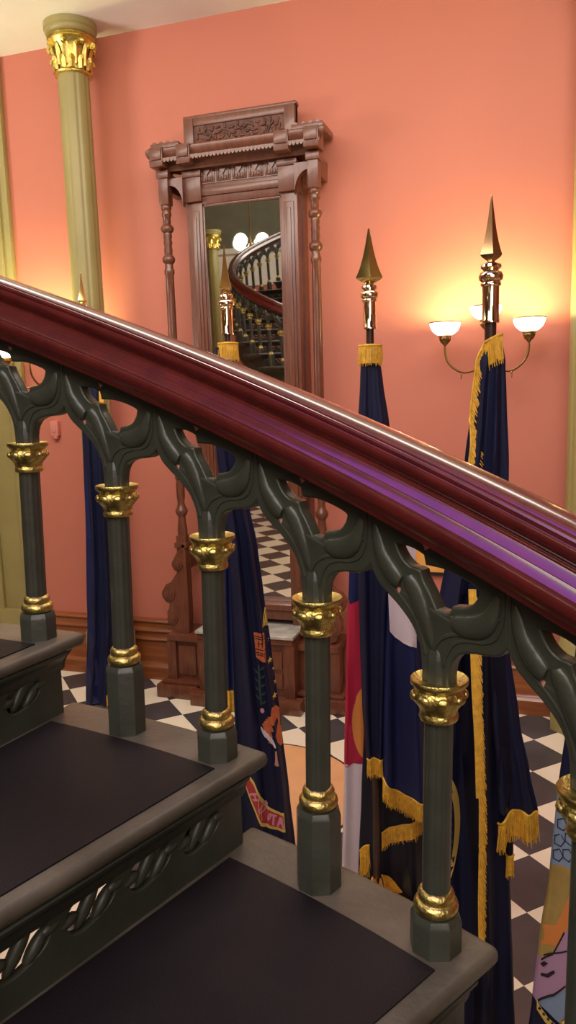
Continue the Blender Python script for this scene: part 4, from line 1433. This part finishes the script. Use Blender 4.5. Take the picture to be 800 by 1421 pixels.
# --- flag at the lower right corner, pole out of frame
F = Flag(905, 330, 1.98, 'flag with light blue, mustard and lilac bands hanging in the lower right corner')
F.hardware(0.20, 0.092, 'brass', 'chrome', 0.4)
r = F.root
C1 = Cloth(F, [(520, 885, 925), (700, 850, 935), (900, 800, 950), (1000, 788, 955), (1130, 772, 965), (1225, 763, 975), (1330, 748, 985), (1421, 738, 990), (1500, 728, 1000)], thick=0.4, folds=2.6, amp=0.014, phase=0.5)
cl = C1.mesh('cloth', 'navy', r, zr=(1376, 1600), nz=20, xr=748)
C1.mesh('upper_cloth', 'navy', r, zr=(400, 1096), nz=40, xr=770)
for nm_, mm_, ya_, yb_ in (('star_cloth', 'sky', 1096, 1192), ('mustard_cloth', 'mustard', 1192, 1318), ('lilac_cloth', 'lilac', 1318, 1376)):
    C1.mesh(nm_, mm_, r, zr=(ya_, yb_), nz=14, xr=755)
C1.decal('light_blue_band', [(762, 1105), (860, 1100), (860, 1190), (750, 1192), (756, 1150)], 'sky', cl, 0.002, 0, 0.02)
C1.decal('mustard_band', [(750, 1192), (860, 1188), (860, 1260), (790, 1310), (742, 1320), (746, 1260)], 'mustard', cl, 0.002, 0, 0.02)
C1.decal('orange_band', [(746, 1274), (774, 1270), (788, 1240), (800, 1205), (812, 1206), (800, 1260), (780, 1296), (744, 1300)], 'flame', cl, 0.0035, 0, 0.02)
C1.decal('lilac_band', [(742, 1322), (770, 1308), (786, 1275), (830, 1230), (860, 1240), (840, 1330), (790, 1348), (748, 1376), (736, 1376)], 'lilac', cl, 0.0045, 0, 0.02)
C1.decal('lower_blue_band', [(749, 1374), (772, 1360), (792, 1342), (860, 1320), (860, 1396), (784, 1396), (752, 1380)], 'sky', cl, 0.003, 0, 0.02)
sd = []
hx = 0
for (x, y) in ((782, 1136), (793, 1152), (778, 1158), (790, 1174), (776, 1178), (803, 1138), (804, 1166)):
    for k in range(5):
        a0, a1 = 2 * pi * k / 5, 2 * pi * (k + 1) / 5
        R1, R0 = 8.6, 7.0
        sd.append([F.uz(x + R0 * cos(a0), y + R0 * sin(a0) * 1.1), F.uz(x + R1 * cos(a0), y + R1 * sin(a0) * 1.1), F.uz(x + R1 * cos(a1), y + R1 * sin(a1) * 1.1), F.uz(x + R0 * cos(a1), y + R0 * sin(a1) * 1.1)])
merge_decals(C1, 'outlined_star', sd, 'black', cl, 0.004, 0.02)
dk = [[(752, 1324), (758, 1320), (764, 1322), (757, 1328)], [(753, 1336), (762, 1336), (772, 1328), (774, 1331), (764, 1341), (754, 1340)], [(753.5, 1317), (770, 1306.5), (786, 1273.5), (787.5, 1275), (771, 1309), (754, 1320)], [(749, 1372), (772, 1358), (790, 1341), (791, 1343), (773, 1361), (750, 1375)], [(757, 1311), (776, 1303), (800, 1292), (800, 1294), (776, 1305.5), (757, 1313)]]
merge_decals(C1, 'dark_stroke', [[F.uz(*p) for p in s_] for s_ in dk], 'black', cl, 0.006, 0.02)
chain_o = [(748, 1372), (752, 1380), (764, 1392), (784, 1400), (860, 1404), (860, 1412), (782, 1409), (760, 1400), (748, 1386)]
C1.decal('chain_border', chain_o, 'yellow', cl, 0.0055, 0, 0.02)
lk = []
for k in range(9):
    x, y = 752 + 6.2 * k, 1384 + 20 * (1 - math.exp(-k * 0.35))
    lk.append([F.uz(x - 2.4, y), F.uz(x, y - 2.4), F.uz(x + 2.4, y), F.uz(x, y + 2.4)])
merge_decals(C1, 'chain_link', lk, 'navy', cl, 0.0065, 0.02)
